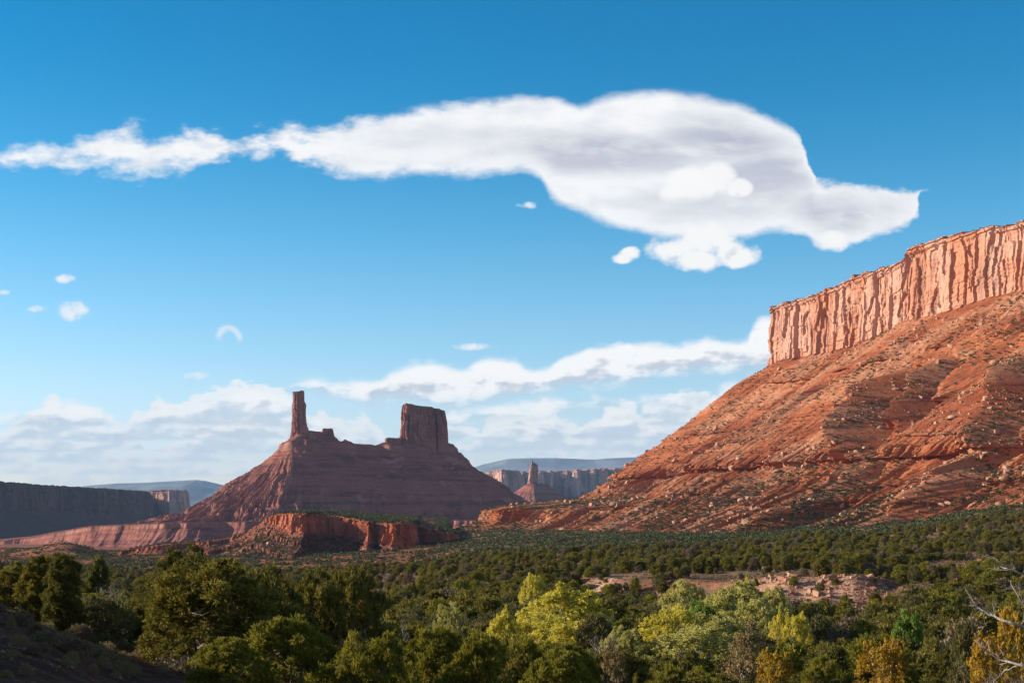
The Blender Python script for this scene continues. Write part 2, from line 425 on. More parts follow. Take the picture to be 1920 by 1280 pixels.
def ground_mat():
    m, nt = new_mat('desert ground soil')
    p = geo(); x, y, z = sep(p)
    n1 = noise(p, .012, 5, .6); n2 = noise(p, .08, 6, .6); n3 = noise(p, .9, 6, .65); n4 = noise(p, 7.0, 5, .7)
    pa = attr('rubble'); near = attr('nearsoil')
    red = mix(sm(.35,.65,n2), (.25,.085,.045), (.36,.14,.075))
    c = mix(sm(.45,.62,n1), red, (.30,.17,.105))
    c = mix(sm(.45,.75,n3)*.5, c, (.20,.13,.08))
    sage = noise(p, .25, 4, .7)
    c = mix(sm(.40,.58,sage)*.75*(1.0-pa), c, (.105,.10,.065))
    rr = attr('redrock'); sl = sep(geo('Normal'))[2]
    rk = mix(sm(.35,.65,noise(vec(x*.05,y*.05,z*.5),1.0,5,.6)), (.16,.045,.03), (.36,.12,.065))
    c = mix(rr, c, mix(sm(.88,.70,sl), mix(sm(.42,.6,n3), (.25,.085,.045), (.30,.12,.065)), rk))
    gr = mix(sm(.3,.7,n3), (.30,.145,.085), (.47,.32,.23))
    c = mix(pa*sm(.25,.6,n3+ (n2-.5)), c, gr)
    pebble = voro(p, 9.0)
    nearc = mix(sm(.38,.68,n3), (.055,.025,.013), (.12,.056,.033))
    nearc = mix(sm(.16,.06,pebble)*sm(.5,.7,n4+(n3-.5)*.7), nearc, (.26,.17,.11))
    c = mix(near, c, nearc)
    h = n2*1.0 + n3*.35 + n4*.06
    finish(nt, c, .97, bump(h, .7, 1.0), spec=.06)
    return m
M['ground'] = ground_mat()

# ------------------------------------------------------------ ground sheet
GY = [3, 12, 25, 40, 60, 100, 150, 250, 400, 700, 1100, 1600, 2200, 3000, 4500, 8000, 20000, 90000]
GT = {
 -900:[-1.5,-1.2,0.5, 2,  1, -4,-10,-20,-28,-36,-46,-58,-62,-78,-95,-125,-170,-200],  # ground raised out of view at far left, for shade
    0:[-1.7,-2.0,-2.6,-2.9,-4.6,-9,-14,-20,-25,-32,-43,-52,-58,-74,-92,-120,-170,-200],
  300:[-1.7,-2.5,-3.3,-4.9,-6.3,-10.5,-15,-20.5,-26,-33,-44,-54,-62,-80,-95,-120,-170,-200],
  500:[-1.7,-2.6,-4.0,-6.2,-8.0,-12,-16,-21,-26,-33,-45,-52,-60,-78,-90,-120,-170,-200],
  700:[-1.7,-2.8,-4.3,-6.6,-8.8,-13,-16,-20,-24,-31,-40,-46,-46,-60,-70,-120,-170,-200],
  960:[-1.7,-3.0,-4.5,-7.0,-9.5,-13,-15.5,-18,-21,-25,-27.5,-27,-24,-20,-60,-120,-170,-200],
 1300:[-1.7,-3.0,-4.5,-7.0,-9.8,-13.5,-15.8,-18.2,-19.5,-21,-22,-22,-20,-20,-60,-120,-170,-200],
 1600:[-1.7,-3.0,-4.5,-7.0,-10,-14,-16.5,-18.3,-17,-17,-14.5,-12,-12,-12,-50,-120,-170,-200],
 1920:[-1.7,-3.0,-4.5,-7.0,-10,-14,-16.2,-17,-14.8,-10,6,18,20,20,-40,-120,-170,-200],
 2500:[-1.7,-3.0,-4.5,-7.0,-9,-12,-12,-11,-8,2,26,40,45,45,0,-100,-170,-200]}
_gk = sorted(GT); _gu = np.array([(k-960)/F for k in _gk]); _gl = np.log(np.array(GY, float))
_gz = np.array([GT[k] for k in _gk], float)
def gz_base(x, y):
    r = np.maximum(np.hypot(x, y*1.0), 3.0)
    u = np.where(y > 1e-3, x/np.maximum(y, 1e-3), np.sign(x)*9)
    u = np.clip(u, _gu[0], _gu[-1]); Y = np.clip(np.where(y > 0, y, r), 3.0, 89000.0)
    Y = np.where(np.abs(x) > np.abs(Y)*.62, np.abs(x)/.62, Y)
    l = np.log(np.clip(Y, 3.0, 89000.0))
    iu = np.clip(np.searchsorted(_gu, u)-1, 0, len(_gu)-2); il = np.clip(np.searchsorted(_gl, l)-1, 0, len(_gl)-2)
    fu = (u-_gu[iu])/(_gu[iu+1]-_gu[iu]); fl = (l-_gl[il])/(_gl[il+1]-_gl[il])
    fu = fu*fu*(3-2*fu)
    a = _gz[iu,il]*(1-fu)+_gz[iu+1,il]*fu; b = _gz[iu,il+1]*(1-fu)+_gz[iu+1,il+1]*fu
    return a*(1-fl)+b*fl
# cut bank of pale gravel: a step across the slope
def bank_line(px): return interp(px, [(1000,470),(1080,430),(1200,400),(1350,372),(1480,352),(1600,345),(1700,352),(1850,372),(2100,380)]) if not isinstance(px, np.ndarray) else np.interp(px, [1000,1080,1200,1350,1480,1600,1700,1850,2100], [470,430,400,372,352,345,352,372,380])
def gz(x, y, detail=True):
    x = np.asarray(x, float); y = np.asarray(y, float)
    z = gz_base(x, y)
    yy = np.maximum(y, 1.0); px = 960+F*x/yy
    r = np.hypot(x, y)
    # step
    bl = bank_line(px); wob = 9*pn2(x*.03, y*.03, 3)
    on = sstep(1040, 1130, px)*sstep(1720, 1640, px)
    stp = sstep(-11, 9, y-bl+wob+4*pn2(x*.11, y*.11, 4))
    z = z + on*(stp-1)*4.6*sstep(150, 300, y)*(y < bl+40) + on*1.2*stp*sstep(520, 380, y)
    # mound added out of view at left to shade the near slope
    z = z + 11*np.exp(-(((x+62)/14)**2 + ((y-26)/24)**2))
    # rough country left of the middle
    rg = sstep(900, 1150, y)*sstep(2500, 1900, y)*sstep(880, 760, px)
    rz = (ridged(x*.0075, y*.0045, 4, 11, gain=.42)-.60)*9 + 1.5*fbm(x*.03, y*.03, 3, 15)
    stepz = 2.5; q = rz/stepz; fr = q-np.floor(q)
    rz = .45*rz + .55*stepz*(np.floor(q)+sstep(.25,.6,fr)) + 1.0*ridged(x*.07, y*.05, 3, 16)
    z = z + rg*rz
    dh = np.exp(-(((px-118)/62)**2 + ((y-1750)/210)**2)); z = z + dh*15
    h2 = np.exp(-(((px-330)/120)**2 + ((y-1500)/160)**2)); z = z + h2*3
    h3 = np.exp(-(((px-640)/210)**2 + ((y-1330)/110)**2)); z = z + h3*2
    if detail:
        z = z + sstep(60, 400, r)*(1.3*fbm(x*.012, y*.012, 3, 1)+.5*fbm(x*.08, y*.08, 3, 2))
        z = z + sstep(6, 30, r)*(.25*fbm(x*.15, y*.15, 4, 21)) + .05*fbm(x*1.1, y*1.1, 3, 22)*sstep(140, 60, r)
        z = z + sstep(1500, 6000, r)*5*fbm(x*.002, y*.002, 3, 23)
    return z
def build_ground():
    ufine = np.arctan(np.linspace(-.42, .42, 1150))
    left = np.linspace(-np.pi, ufine[0], 90)[:-1]; right = np.linspace(ufine[-1], np.pi, 90)[1:]
    th = np.concatenate([left, ufine, right])
    rr = np.exp(np.linspace(math.log(1.2), math.log(36000), 980))
    A, Rr = np.meshgrid(th, rr, indexing='ij')
    X = Rr*np.sin(A); Y = Rr*np.cos(A); Z = gz(X, Y)
    px = 960+F*X/np.maximum(Y, 1)
    bl = bank_line(px)
    dy = Y-bl
    rub = sstep(1040,1120,px)*sstep(1720,1620,px)*sstep(-62,-6,dy+14*pn2(X*.05,Y*.05,5))*sstep(34,10,dy+10*pn2(X*.07,Y*.07,6))
    rub = rub*sstep(-.25,.25,fbm(X*.02,Y*.02,3,9)+ np.interp(px, [1040,1090,1130,1180,1300,1400,1430,1600,1650,1700], [-.2,.3,.2,-.6,-.5,.2,.5,.5,.1,-.6]))
    redm = np.clip(sstep(800,1100,Y)*sstep(900,800,px) + .55*rub*0, 0, 1)
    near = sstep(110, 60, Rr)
    V = np.stack([X, Y, Z], -1).reshape(-1, 3)
    f = grid_faces(*X.shape)
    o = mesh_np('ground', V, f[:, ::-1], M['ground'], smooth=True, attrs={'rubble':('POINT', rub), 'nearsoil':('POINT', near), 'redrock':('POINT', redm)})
    tag(o, kind='structure')
build_ground()

# ------------------------------------------------------------ cliffs with slopes below, grown along a rim line
def resample(pts, ds, closed=False):
    pts = np.asarray(pts, float)
    if closed: pts = np.vstack([pts, pts[:1]])
    d = np.hypot(*np.diff(pts[:, :2], axis=0).T); s = np.concatenate([[0], np.cumsum(d)])
    n = max(int(s[-1]/ds), 8)
    t = np.linspace(0, s[-1], n, endpoint=not closed)
    return np.stack([np.interp(t, s, pts[:, k]) for k in range(pts.shape[1])], 1), t
def smooth1(a, k, closed=False):
    if k < 2: return a
    ker = np.hanning(2*k+3)[1:-1]; ker /= ker.sum(); h = len(ker)//2
    mode = 'wrap' if closed else 'edge'
    if a.ndim == 1: return np.convolve(np.pad(a, h, mode=mode), ker, 'valid')
    return np.stack([np.convolve(np.pad(a[:, i], h, mode=mode), ker, 'valid') for i in range(a.shape[1])], 1)
def flutes(s, z, scale, seed, ht):
    """outward relief of standing jointed sandstone; s along, z up, both in metres"""
    w = 1.3*scale*pn2(s/(30*scale), z/(45*scale), seed+1)
    sw = s + w
    v1, f1 = vor1(sw/(36*scale), seed+2); v2, f2 = vor1((sw+2*pn2(s/9, z/60, seed+8))/(13*scale), seed+3); v3, f3 = vor1(sw/(5.0*scale), seed+4)
    # flat joint faces, each turned a little differently, broken at their own heights
    hb, hf = vor1(z/(24*scale)+v2*7.3, seed+20)
    o = 11*scale*(v1-.5) + 3.8*scale*(v2-.5) + 1.0*scale*(v3-.5)*sstep(-.1,.2,pn2(s/(40*scale), z/(60*scale), seed+19))
    o = o + 2.6*scale*(v2-.5)*(f2-.5) + 3.2*scale*(f1-.5)*(v1-.4) + 3.6*scale*(hb-.5)
    # long vertical cracks
    o = o - 5.5*scale*np.exp(-((f2-.5)/.045)**2)*sstep(.05,.15,pn2(s/(50*scale), z/(60*scale), seed+6))
    o = o - 15*scale*np.exp(-((f1-.5)/.04)**2)*sstep(-.05,.15,pn2(s/(80*scale), z/(70*scale), seed+7))
    o = o + 1.1*scale*pn2(s/(120*scale), z/(3.2*scale), seed+17)*sstep(-.1,.3,pn2(s/(60*scale), z/(40*scale), seed+18))
    o = o + 1.9*scale*fbm(s/(16*scale), z/(26*scale), 4, seed+9) + .55*scale*fbm(s/(4*scale), z/(5*scale), 3, seed+12)
    # slabs fallen away, leaving arched scars
    sl = pn2(s/(24*scale), z/(44*scale), seed+13)
    o = o - 3.6*scale*sstep(.22,.25, sl)
    # thin bedded cap
    cap = sstep(.86,.94, z/ht)
    o = o*(1-.45*cap) + cap*scale*(1.5+1.3*np.sign(np.sin(z*1.15/scale+2*pn1(s/40, seed)))) - 5*scale*sstep(.95,1.0, z/ht)*(.5+.5*pn2(s/(12*scale), 0*z, seed+14))
    return o
def curtain(name, pts, ds, prof, mat, closed=False, nc=60, nt=200, fscale=1.0, seed=0, nk=20, tk=60,
            gully=None, back=(4, 30, 200), backdir=None, outdir=None, toprough=1.0, cliff_taper=0.0, fl=True, warp=None,
            top_fn=None, lock=None, rub_fn=None, talus_noise=1.0, smooth=False, batter=.04):
    """pts: x, y, ztop, zbase along the rim, outside on the left-hand normal (-dy,dx)*side.
    prof: list of (drop below cliff foot, distance out)"""
    Q, s = resample(pts, ds, closed); n = len(Q)
    P2 = smooth1(Q[:, :2], nk, closed)
    if not closed: P2[0] = Q[0, :2]; P2[-1] = Q[-1, :2]
    T = (np.roll(P2, -1, 0)-np.roll(P2, 1, 0)) if closed else np.gradient(P2, axis=0)
    T /= np.linalg.norm(T, axis=1)[:, None]+1e-9
    N = np.stack([T[:, 1], -T[:, 0]], 1)        # outside is to the right of travel
    Nc = smooth1(N, nk, closed); Nc /= np.linalg.norm(Nc, axis=1)[:, None]
    Nt = smooth1(N, tk, closed); Nt /= np.linalg.norm(Nt, axis=1)[:, None]
    if outdir is not None: Nt = np.tile(np.array(outdir, float)/np.linalg.norm(outdir), (n, 1))
    zt, zb = Q[:, 2], Q[:, 3]
    zt = zt + toprough*(1.2*pn1(s/18, seed+40) + .8*(vor1(s/7, seed+41)[0]-.5) + .5*pn1(s/2.5, seed+42))
    ht = zt-zb
    rows = []
    S_ = s
    def flat(s_): return s_
    # closed rims need periodic relief: blend the ends
    def rel(zz):
        if not fl: return 0*zz
        o = flutes(S_, zz, fscale, seed, ht)
        if closed:
            L = s[-1]+ds; k = sstep(L*.97, L, s); o2 = flutes(S_-L, zz, fscale, seed, ht); o = o*(1-k)+o2*k
        return o
    offtop = rel(ht)
    # top, going back
    if not closed:
        for b in sorted(back, reverse=True):
            d = np.array(backdir) if backdir is not None else None
            base = Q[:, :2] + Nc*offtop[:, None]
            pos = base + (np.tile(d, (n, 1))*b if d is not None else -Nc*b)
            z = top_fn(pos[:, 0], pos[:, 1], zt, b) if top_fn else zt + 0*b
            rows.append((pos, z, np.zeros(n), np.zeros(n)))
    else:
        c = P2.mean(0)
        for k in (0.02, .35, .7, .93):
            base = Q[:, :2] + Nc*offtop[:, None]
            rows.append((c+(base-c)*k, zt*0+zt.mean()*(1-k)+zt*k, np.zeros(n), np.zeros(n)))
    for i in range(nc+1):
        f = i/nc
        zz = ht*(1-f)
        o = rel(zz) + f*ht*batter + cliff_taper*f
        if i == 0 and False: o = o
        rows.append((Q[:, :2]+Nc*o[:, None], zb+zz, np.full(n, 1.0), np.zeros(n)))
    ofoot = rel(zt*0) + ht*batter + cliff_taper
    osm = smooth1(ofoot, 12, closed)
    pd = np.array([p[0] for p in prof], float); po = np.array([p[1] for p in prof], float)
    arc = np.concatenate([[0], np.cumsum(np.hypot(np.diff(pd), np.diff(po)))])
    for i in range(1, nt+1):
        a = arc[-1]*(i/nt)
        if callable(lock):
            dd, oo = lock(a, s, zb)
        else:
            dd = np.full(n, np.interp(a, arc, pd)); oo = np.full(n, np.interp(a, arc, po))
        k = 1-sstep(0, 14, a)
        g = gully(s, a, oo, dd, Q) if gully else 0
        slope = np.interp(a, (arc[1:]+arc[:-1])/2, np.diff(pd)/np.maximum(np.diff(po), .01))
        cf = sstep(1.2, 2.5, slope)
        nz = talus_noise*(1.5*fbm(s*.05, a*.05, 5, seed+60)*sstep(0, 20, a))
        st = .7*talus_noise*(pn2(s*.004, (zb-dd)*.35, seed+61)+.7*pn2(s*.01, (zb-dd)*.9, seed+62))
        out = osm*(1-k)*.6 + (ofoot*k + osm*k*0) + osm*0 + oo + g + nz + st
        out = ofoot*k + osm*(1-k) + oo + g + nz + st
        rb = rub_fn(s, a, Q) if rub_fn else np.full(n, .3)
        rows.append((Q[:, :2]+Nc*(out*k)[:, None]+Nt*(out*(1-k))[:, None], zb-dd, np.full(n, cf)+0*s, rb))
    XY = np.stack([r[0] for r in rows], 1); Z = np.stack([r[1] for r in rows], 1)
    CF = np.stack([r[2] for r in rows], 1); RB = np.stack([r[3] for r in rows], 1)
    V = np.concatenate([XY, Z[..., None]], -1)
    if warp is not None: V = warp(V)
    n_, m_ = Z.shape
    f = grid_faces(n_, m_, closed)
    o = mesh_np(name, V.reshape(-1, 3), f[:, ::-1], mat, smooth=smooth, attrs={'cliffness':('POINT', CF), 'rubble':('POINT', RB)})
    return o, V, len(rows)-nt
# ------------------------------------------------------------ the big mesa on the right
def rimpt(t, px=None): return (422+172*t, 2300-650*t)
def rim_t(px):
    u = (px-960)/F; return (u*2300-422)/(172+650*u)
rim_px = [(1450,573,686),(1475,566,676),(1500,560,672),(1520,555,668),(1560,538,662),(1600,518,650),(1640,506,638),(1675,494,618),(1694,488,606),(1700,462,603),(1740,452,595),(1780,444,588),(1820,433,576),(1860,424,560),(1920,415,548)]
pts = [(1500,3250,338,240),(1000,2850,338,240),(640,2520,337,238),(470,2380,336,237),(432,2340,335.5,236)]
for px, a, b in rim_px:
    t = rim_t(px); x, y = rimpt(t); pts.append((x, y, (HZ-a)/F*y, (HZ-b)/F*y+2))
for t in (1.2, 1.5, 1.9, 2.4): x, y = rimpt(t); pts.append((x, y, 338, 262))
# outside must be on the right-hand side of travel: travelling from the nose towards the viewer, outside is -x
D_Z = [(290,-90),(262,-42),(237,0),(194,68),(129,151),(86,211),(62,243),(59,246),(50,249),(47,262),(21,305),(15,365),(8,440),(3,462),(-15,467),(-30,510),(-45,580)]
_dz = np.array([p[0] for p in D_Z][::-1], float); _do = np.array([p[1] for p in D_Z][::-1], float)
D_Z2 = [(290,-84),(262,-40),(237,0),(194,62),(129,160),(86,226),(62,258),(59,260),(50,262),(47,272),(20,318),(0,360),(-12,390),(-45,480)]
_dz2 = np.array([p[0] for p in D_Z2][::-1], float); _do2 = np.array([p[1] for p in D_Z2][::-1], float)
def mesa_lock(a, s, zb):
    # distance out grows with arc; drop follows the common strata
    k = a/700.0
    z = zb + (-45-zb)*k
    far = np.interp(z, _dz, _do)-np.interp(zb, _dz, _do)
    near = np.interp(z, _dz2, _do2)-np.interp(zb, _dz2, _do2)
    w = sstep(NOSE_S+120, NOSE_S+420, s)
    out = far*(1-w)+near*w
    # low bench only at the far end, under the nose
    return zb-z, out
def mesa_gully(s, a, oo, dd, Q):
    z = Q[:, 3]-dd
    low = sstep(75, 25, z)
    hi = sstep(5, 90, a)
    sw = s + 16*pn2(s/160, a/130, 71) + a*.10
    r1 = ridged(sw/150, a/900, 2, 72); r2 = ridged(sw/47, a/400, 3, 73); r3 = ridged(sw/17, a/160, 3, 74)
    bare = sstep(-.15,.25, fbm(s/210+.7, a/210, 2, 75))
    amp = hi*(30*(r1-.7) + (8+28*low+9*bare)*(r2-.68) + (2.0+8*low+3*bare)*(r3-.68))
    # ravine with a sharp spur beside it
    for sc, wd, dp, a0, a1, sl in ((RAV1, 22, 115, 190, 440, .72), (RAV2, 15, 60, 170, 400, .72), (RAV3, 22, 62, 440, 640, .3), (RAV4, 20, 58, 430, 640, .3), (RAV5, 18, 80, 230, 460, .72), (RAV1-210, 14, 36, 150, 330, .5), (RAV1-330, 20, 16, 300, 470, .3), (RAV5+130, 16, 46, 260, 470, .6), (RAV3-190, 18, 24, 450, 640, .2)):
        c = sc + sl*a + 7*pn1(np.full(1, a/40.0), 5)[0]
        e = sstep(a0, a0+90, a)*sstep(a1+60, a1-60, a)
        d = (s-c)/wd
        amp = amp - e*dp*np.exp(-d*d*1.2) + e*dp*.45*np.exp(-((d+1.35)/.6)**2)
    # ledges of harder rock, broken by joints
    for lz, h, dec, thr, sd_ in ((54,14,12,-.8,201),(24,7,9,-.05,202),(90,5,9,.05,203),(118,6,9,.0,204),(150,5,8,.1,205),(188,8,10,-.05,206),(214,5,7,.1,207),(72,4,6,.1,208),(8,7,9,.0,209)):
        zz_ = z - lz - 5*pn1(s/110, sd_) 
        on = sstep(thr, thr+.16, pn2(s/95, np.zeros_like(s)+lz*.1, sd_+10))
        vv, ff = vor1(s/11, sd_+20)
        amp = amp + on*(h*(.45+.75*vv) - h*.8*np.exp(-((ff-.5)/.09)**2))*np.where(zz_ > 0, np.exp(-np.maximum(zz_,0)/dec), 0)
    amp = amp + 1.6*(vor1(s/6+a*.06, 221)[0]-.5)*(vor1(a/7.0+s*0, 222)[0])*hi
    return amp
def mesa_rub(s, a, Q):
    return sstep(-.05,.3, fbm(s/130, a/150, 4, 81))
RAV1 = RAV2 = RAV3 = RAV4 = RAV5 = 0
_q, _s = resample(pts, 1.0)
def s_at(px_x, t):
    x, y = rimpt(t); i = np.argmin((_q[:, 0]-x)**2+(_q[:, 1]-y)**2); return _s[i]
NOSE_S = _s[np.argmin((_q[:,0]-422)**2+(_q[:,1]-2300)**2)]
RAV1, RAV2, RAV3, RAV4, RAV5 = NOSE_S+499, NOSE_S+575, NOSE_S+736, NOSE_S+933, NOSE_S+748
def mesa_top(x, y, zt, b):
    return zt + (b > 10)*(2.5*pn2(x*.02, y*.02, 5)) + 0*b
mesa_o, MV, MROW = curtain('mesa', pts, 1.15, [(0,0),(300,630)], M['talus'], nc=95, nt=520, fscale=1.15, seed=3, nk=14, tk=110,
    gully=mesa_gully, back=(5, 16, 60, 260, 600), lock=mesa_lock, top_fn=mesa_top, rub_fn=mesa_rub, toprough=3.0)
tag(mesa_o, 'tall orange sandstone mesa with fluted cliff above a red rubble slope', 'mesa')
# ------------------------------------------------------------ the cone hill under the two rock towers
def pseg(x, y, A, B):
    ax, ay = A[:2]; bx, by = B[:2]; dx, dy = bx-ax, by-ay; L2 = dx*dx+dy*dy
    t = np.clip(((x-ax)*dx+(y-ay)*dy)/L2, 0, 1)
    return np.hypot(x-ax-t*dx, y-ay-t*dy), t
CA = P(562, 814, 4000); CM = P(612, 818, 4045); CN = P(665, 838, 4085); CK = P(712, 838, 4120); CB = P(752, 824, 4180); CC = P(845, 838, 4265)
RIDGE = [CA, CM, CN, CK, CB, CC]
def cone_prof(d):     # drop with distance from the ridge line
    return np.interp(d, [0,6,38,60,66,200,330,420,470,476,520,620,900,1600], [0,2.5,24,40,52,142,228,252,262,274,300,330,352,380])
def cone_z(x, y):
    best = None
    wx = x + 9*fbm(x*.006, y*.006, 3, 31); wy = y + 9*fbm(x*.006+9, y*.006, 3, 32)
    for a, b in zip(RIDGE[:-1], RIDGE[1:]):
        d, t = pseg(wx, wy, a, b); zr = a[2]*(1-t)+b[2]*t
        # spur toward the viewer from under the tower
        h = zr-cone_prof(d)
        best = h if best is None else np.maximum(best, h)
    ang = np.arctan2(x-CA[0], -(y-CA[1])); d = np.hypot(x-CA[0], y-CA[1])
    left = sstep(.35, -.05, ang)
    amp = sstep(60, 330, d)*(.30+.70*left)
    k = ang*6.5 + .5*pn2(d/120, ang*3, 33) + .25*pn2(d/40, ang*8, 36)
    g = ridged(k, d/900, 2, 34)-.66; g2 = ridged(k*2.7, d/500, 3, 35)-.66; g3 = ridged(k*8, d/200, 2, 37)-.66
    g4 = ridged(ang*95+d/60, d/60, 2, 46)-.66
    best = best + amp*(30*g+16*g2+7*g3+2.4*g4)
    # the sharp spur whose right side lies in shade
    sp = np.exp(-((x-(CA[0]-2-.03*d)+.12*d*pn2(d/90, x*0, 47))/ (22+.10*d))**2)*(y < CA[1])
    best = best + sp*sstep(40, 200, d)*sstep(520, 300, d)*16
    # thin ledges in the strata
    zz = best
    for lz, w, h in ((178,2,6),(160,2,3.5),(140,2,2.5),(96,2,3),(40,2,3),(158,2,1),(120,2,2),(60,2,2)):
        best = best + h*(sstep(lz-w, lz+w, zz)-.5)*sstep(-.2,.2,pn2(x*.02,y*.02,38)+.1)
    best = best + 2.4*pn2(x*.0015, zz*.16, 39) + 1.1*pn2(x*.003, zz*.45, 49)
    return best
def bench_z(x, y):
    # long low bench running left from the foot of the cone
    pxx = 960+F*x/y
    edge = np.interp(pxx, [-300,0,60,170,260,350,460,560], [4050,3850,3780,3560,3430,3400,3440,3600]) + 40*fbm(x*.006, y*0, 3, 41) + 14*(ridged(x*.02, y*.002, 3, 42)-.6)
    top = np.interp(pxx, [-300,0,60,110,170,300,560], [-92,-76,-66,-50,-34,-26,-20])
    d = edge-y
    return top - np.interp(d, [-900,-300,0,3,10,16,60,160,400], [14,3,0,5,13,15,34,60,85]) + 2.0*(ridged(x*.03, y*.006, 3, 43)-.6)*sstep(0,40,d)*3
def build_cone():
    x0, x1 = -1500, 420
    xs = np.arange(x0, x1, 1.7); ys = np.concatenate([np.arange(2950, 4330, 2.3), np.linspace(4340, 5200, 60)])
    X, Y = np.meshgrid(xs, ys, indexing='ij')
    Z = cone_z(X, Y); B = bench_z(X, Y)
    m = np.maximum(Z, B)
    Zs = np.where(np.abs(Z-B) < 8, m+(8-np.abs(Z-B))**2/32, m)
    Zs = Zs + .6*fbm(X*.06, Y*.06, 3, 44)
    gxv, gyv = np.gradient(Zs, xs, ys)
    sl = np.hypot(gxv, gyv)
    cf = sstep(1.05, 1.9, sl)
    V = np.stack([X, Y, Zs], -1).reshape(-1, 3)
    f = grid_faces(*X.shape)
    return mesh_np('hill', V, f, M['cone'], smooth=False, attrs={'cliffness':('POINT', cf), 'rubble':('POINT', np.clip(.25+.5*fbm(X*.02, Y*.02, 3, 45),0,1))})
hill = build_cone()
tag(hill, kind='structure')

def superell(cx, cy, hx, hy, rot, n=140, p=4.0, jag=.06, seed=0):
    th = np.linspace(0, 2*np.pi, n, endpoint=False)
    c, s = np.cos(th), np.sin(th)
    r = (np.abs(c)**p+np.abs(s)**p)**(-1/p)
    r = r*(1+jag*pn2(th*3, th*0+seed, seed)*np.sin(th/2)**.2)
    x = r*c*hx; y = r*s*hy
    X = cx + x*math.cos(rot)-y*math.sin(rot); Y = cy + x*math.sin(rot)+y*math.cos(rot)
    return X[::1], Y[::1]
def sil_warp(L, Rr, Y0, nrow=24):
    """shape a column so that its sides follow widths measured at each height"""
    lz = np.array([(HZ-a)/F*Y0 for a, b in L])[::-1]; lx = np.array([(b-960)/F*Y0 for a, b in L])[::-1]
    rz = np.array([(HZ-a)/F*Y0 for a, b in Rr])[::-1]; rx = np.array([(b-960)/F*Y0 for a, b in Rr])[::-1]
    def w(V):
        z = V[..., 2]; x = V[..., 0]; last = V.shape[1]-15
        a = x.min(0); b = x.max(0); a[:5] = a[5]; b[:5] = b[5]; a[last:] = a[last]; b[last:] = b[last]
        t = (x-a)/(b-a)
        L_ = np.interp(z, lz, lx); R_ = np.interp(z, rz, rx)
        V[..., 0] = L_*(1-t)+R_*t
        return V
    return w
def column(name, cx, cy, hx, hy, rot, ztop, zbase, mat, fs, seed, warp=None, top=None, nc=90, ds=.8, p=4.0, prof=((0,0),(6,5),(22,24)), toprough=1.0, nt=14, batter=.02, tk=30):
    X, Y = superell(cx, cy, hx, hy, rot, p=p, seed=seed)
    zt = np.full(len(X), ztop) if top is None else top(X, Y)
    # superell runs anticlockwise: outside is to the right of travel already
    ptsc = np.stack([X, Y, zt, np.full(len(X), zbase)], 1)
    o, V, _ = curtain(name, ptsc, ds, list(prof), mat, closed=True, nc=nc, nt=nt, fscale=fs, seed=seed, nk=3, tk=tk, warp=warp, toprough=toprough, talus_noise=.5, batter=batter)
    return o
# slender tower
def ttop(X, Y): return (HZ-735)/F*4000 + 4*sstep(-600,-585,X) - 2.5*(vor1(X/9, 3)[0]-.5)
tower = \
  column('rock_tower', CA[0]-2, 4000, 18, 15, .25, 0, (HZ-818)/F*4000-4, M['cone'], .42, 51,
    warp=sil_warp([(728,549),(735,548.5),(745,548.5),(752,549),(760,547),(775,547.5),(790,546.5),(800,546),(808,545.5),(820,543)],
                  [(728,569),(735,570.5),(748,571),(752,571),(758,574),(775,573.5),(790,574.5),(799,576),(803,578.5),(812,580),(820,582)], 4000), top=ttop, toprough=.8, p=3.0)
tag(tower, 'slender dark red sandstone tower standing alone on the cone hill', 'rock tower')
# block tower
def btop(X, Y): return (HZ-np.interp(960+F*X/Y, [750,757,762,770,783,800,815,833,842], [762,757,758,758,761,762,763,766,769]))/F*4200
block = column('rock_block', (796-960)/F*4215, 4215, 72, 30, .42, 0, (HZ-836)/F*4215-12, M['cone'], .85, 61,
    warp=sil_warp([(750,757),(757,755.5),(770,753),(790,752.5),(822,751.5),(850,750)], [(750,831),(763,832.5),(775,835),(790,838),(812,839.5),(835,840.5),(850,841)], 4215),
    top=btop, toprough=1.5, p=7.0, nc=80, ds=1.2, prof=((0,0),(10,6),(26,22)))
tag(block, 'broad dark sandstone block with flat top and vertical joints on the cone hill', 'rock tower')
pin = column('rock_pinnacle', (617-960)/F*4045, 4045, 11, 7, 0, (HZ-803)/F*4045, (HZ-822)/F*4045-4, M['cone'], .35, 64,
    warp=sil_warp([(800,604),(805,605),(809,603),(812,606),(828,600)], [(800,621),(806,625),(812,626),(818,627),(828,634)], 4045), toprough=2.2, p=2.5, nc=30, prof=((0,0),(4,3),(14,14)))
tag(pin, 'small knobbly rock outcrop on the ridge right of the slender tower', 'rock outcrop')
kn = column('rock_pinnacle', (738-960)/F*4160, 4150, 22, 9, .2, (HZ-821)/F*4150, (HZ-836)/F*4150-6, M['cone'], .35, 67, toprough=1.6, p=2.5, nc=24, prof=((0,0),(4,3),(14,18)))
tag(kn, 'low blocky rock shoulder on the ridge at the left foot of the broad block', 'rock outcrop')

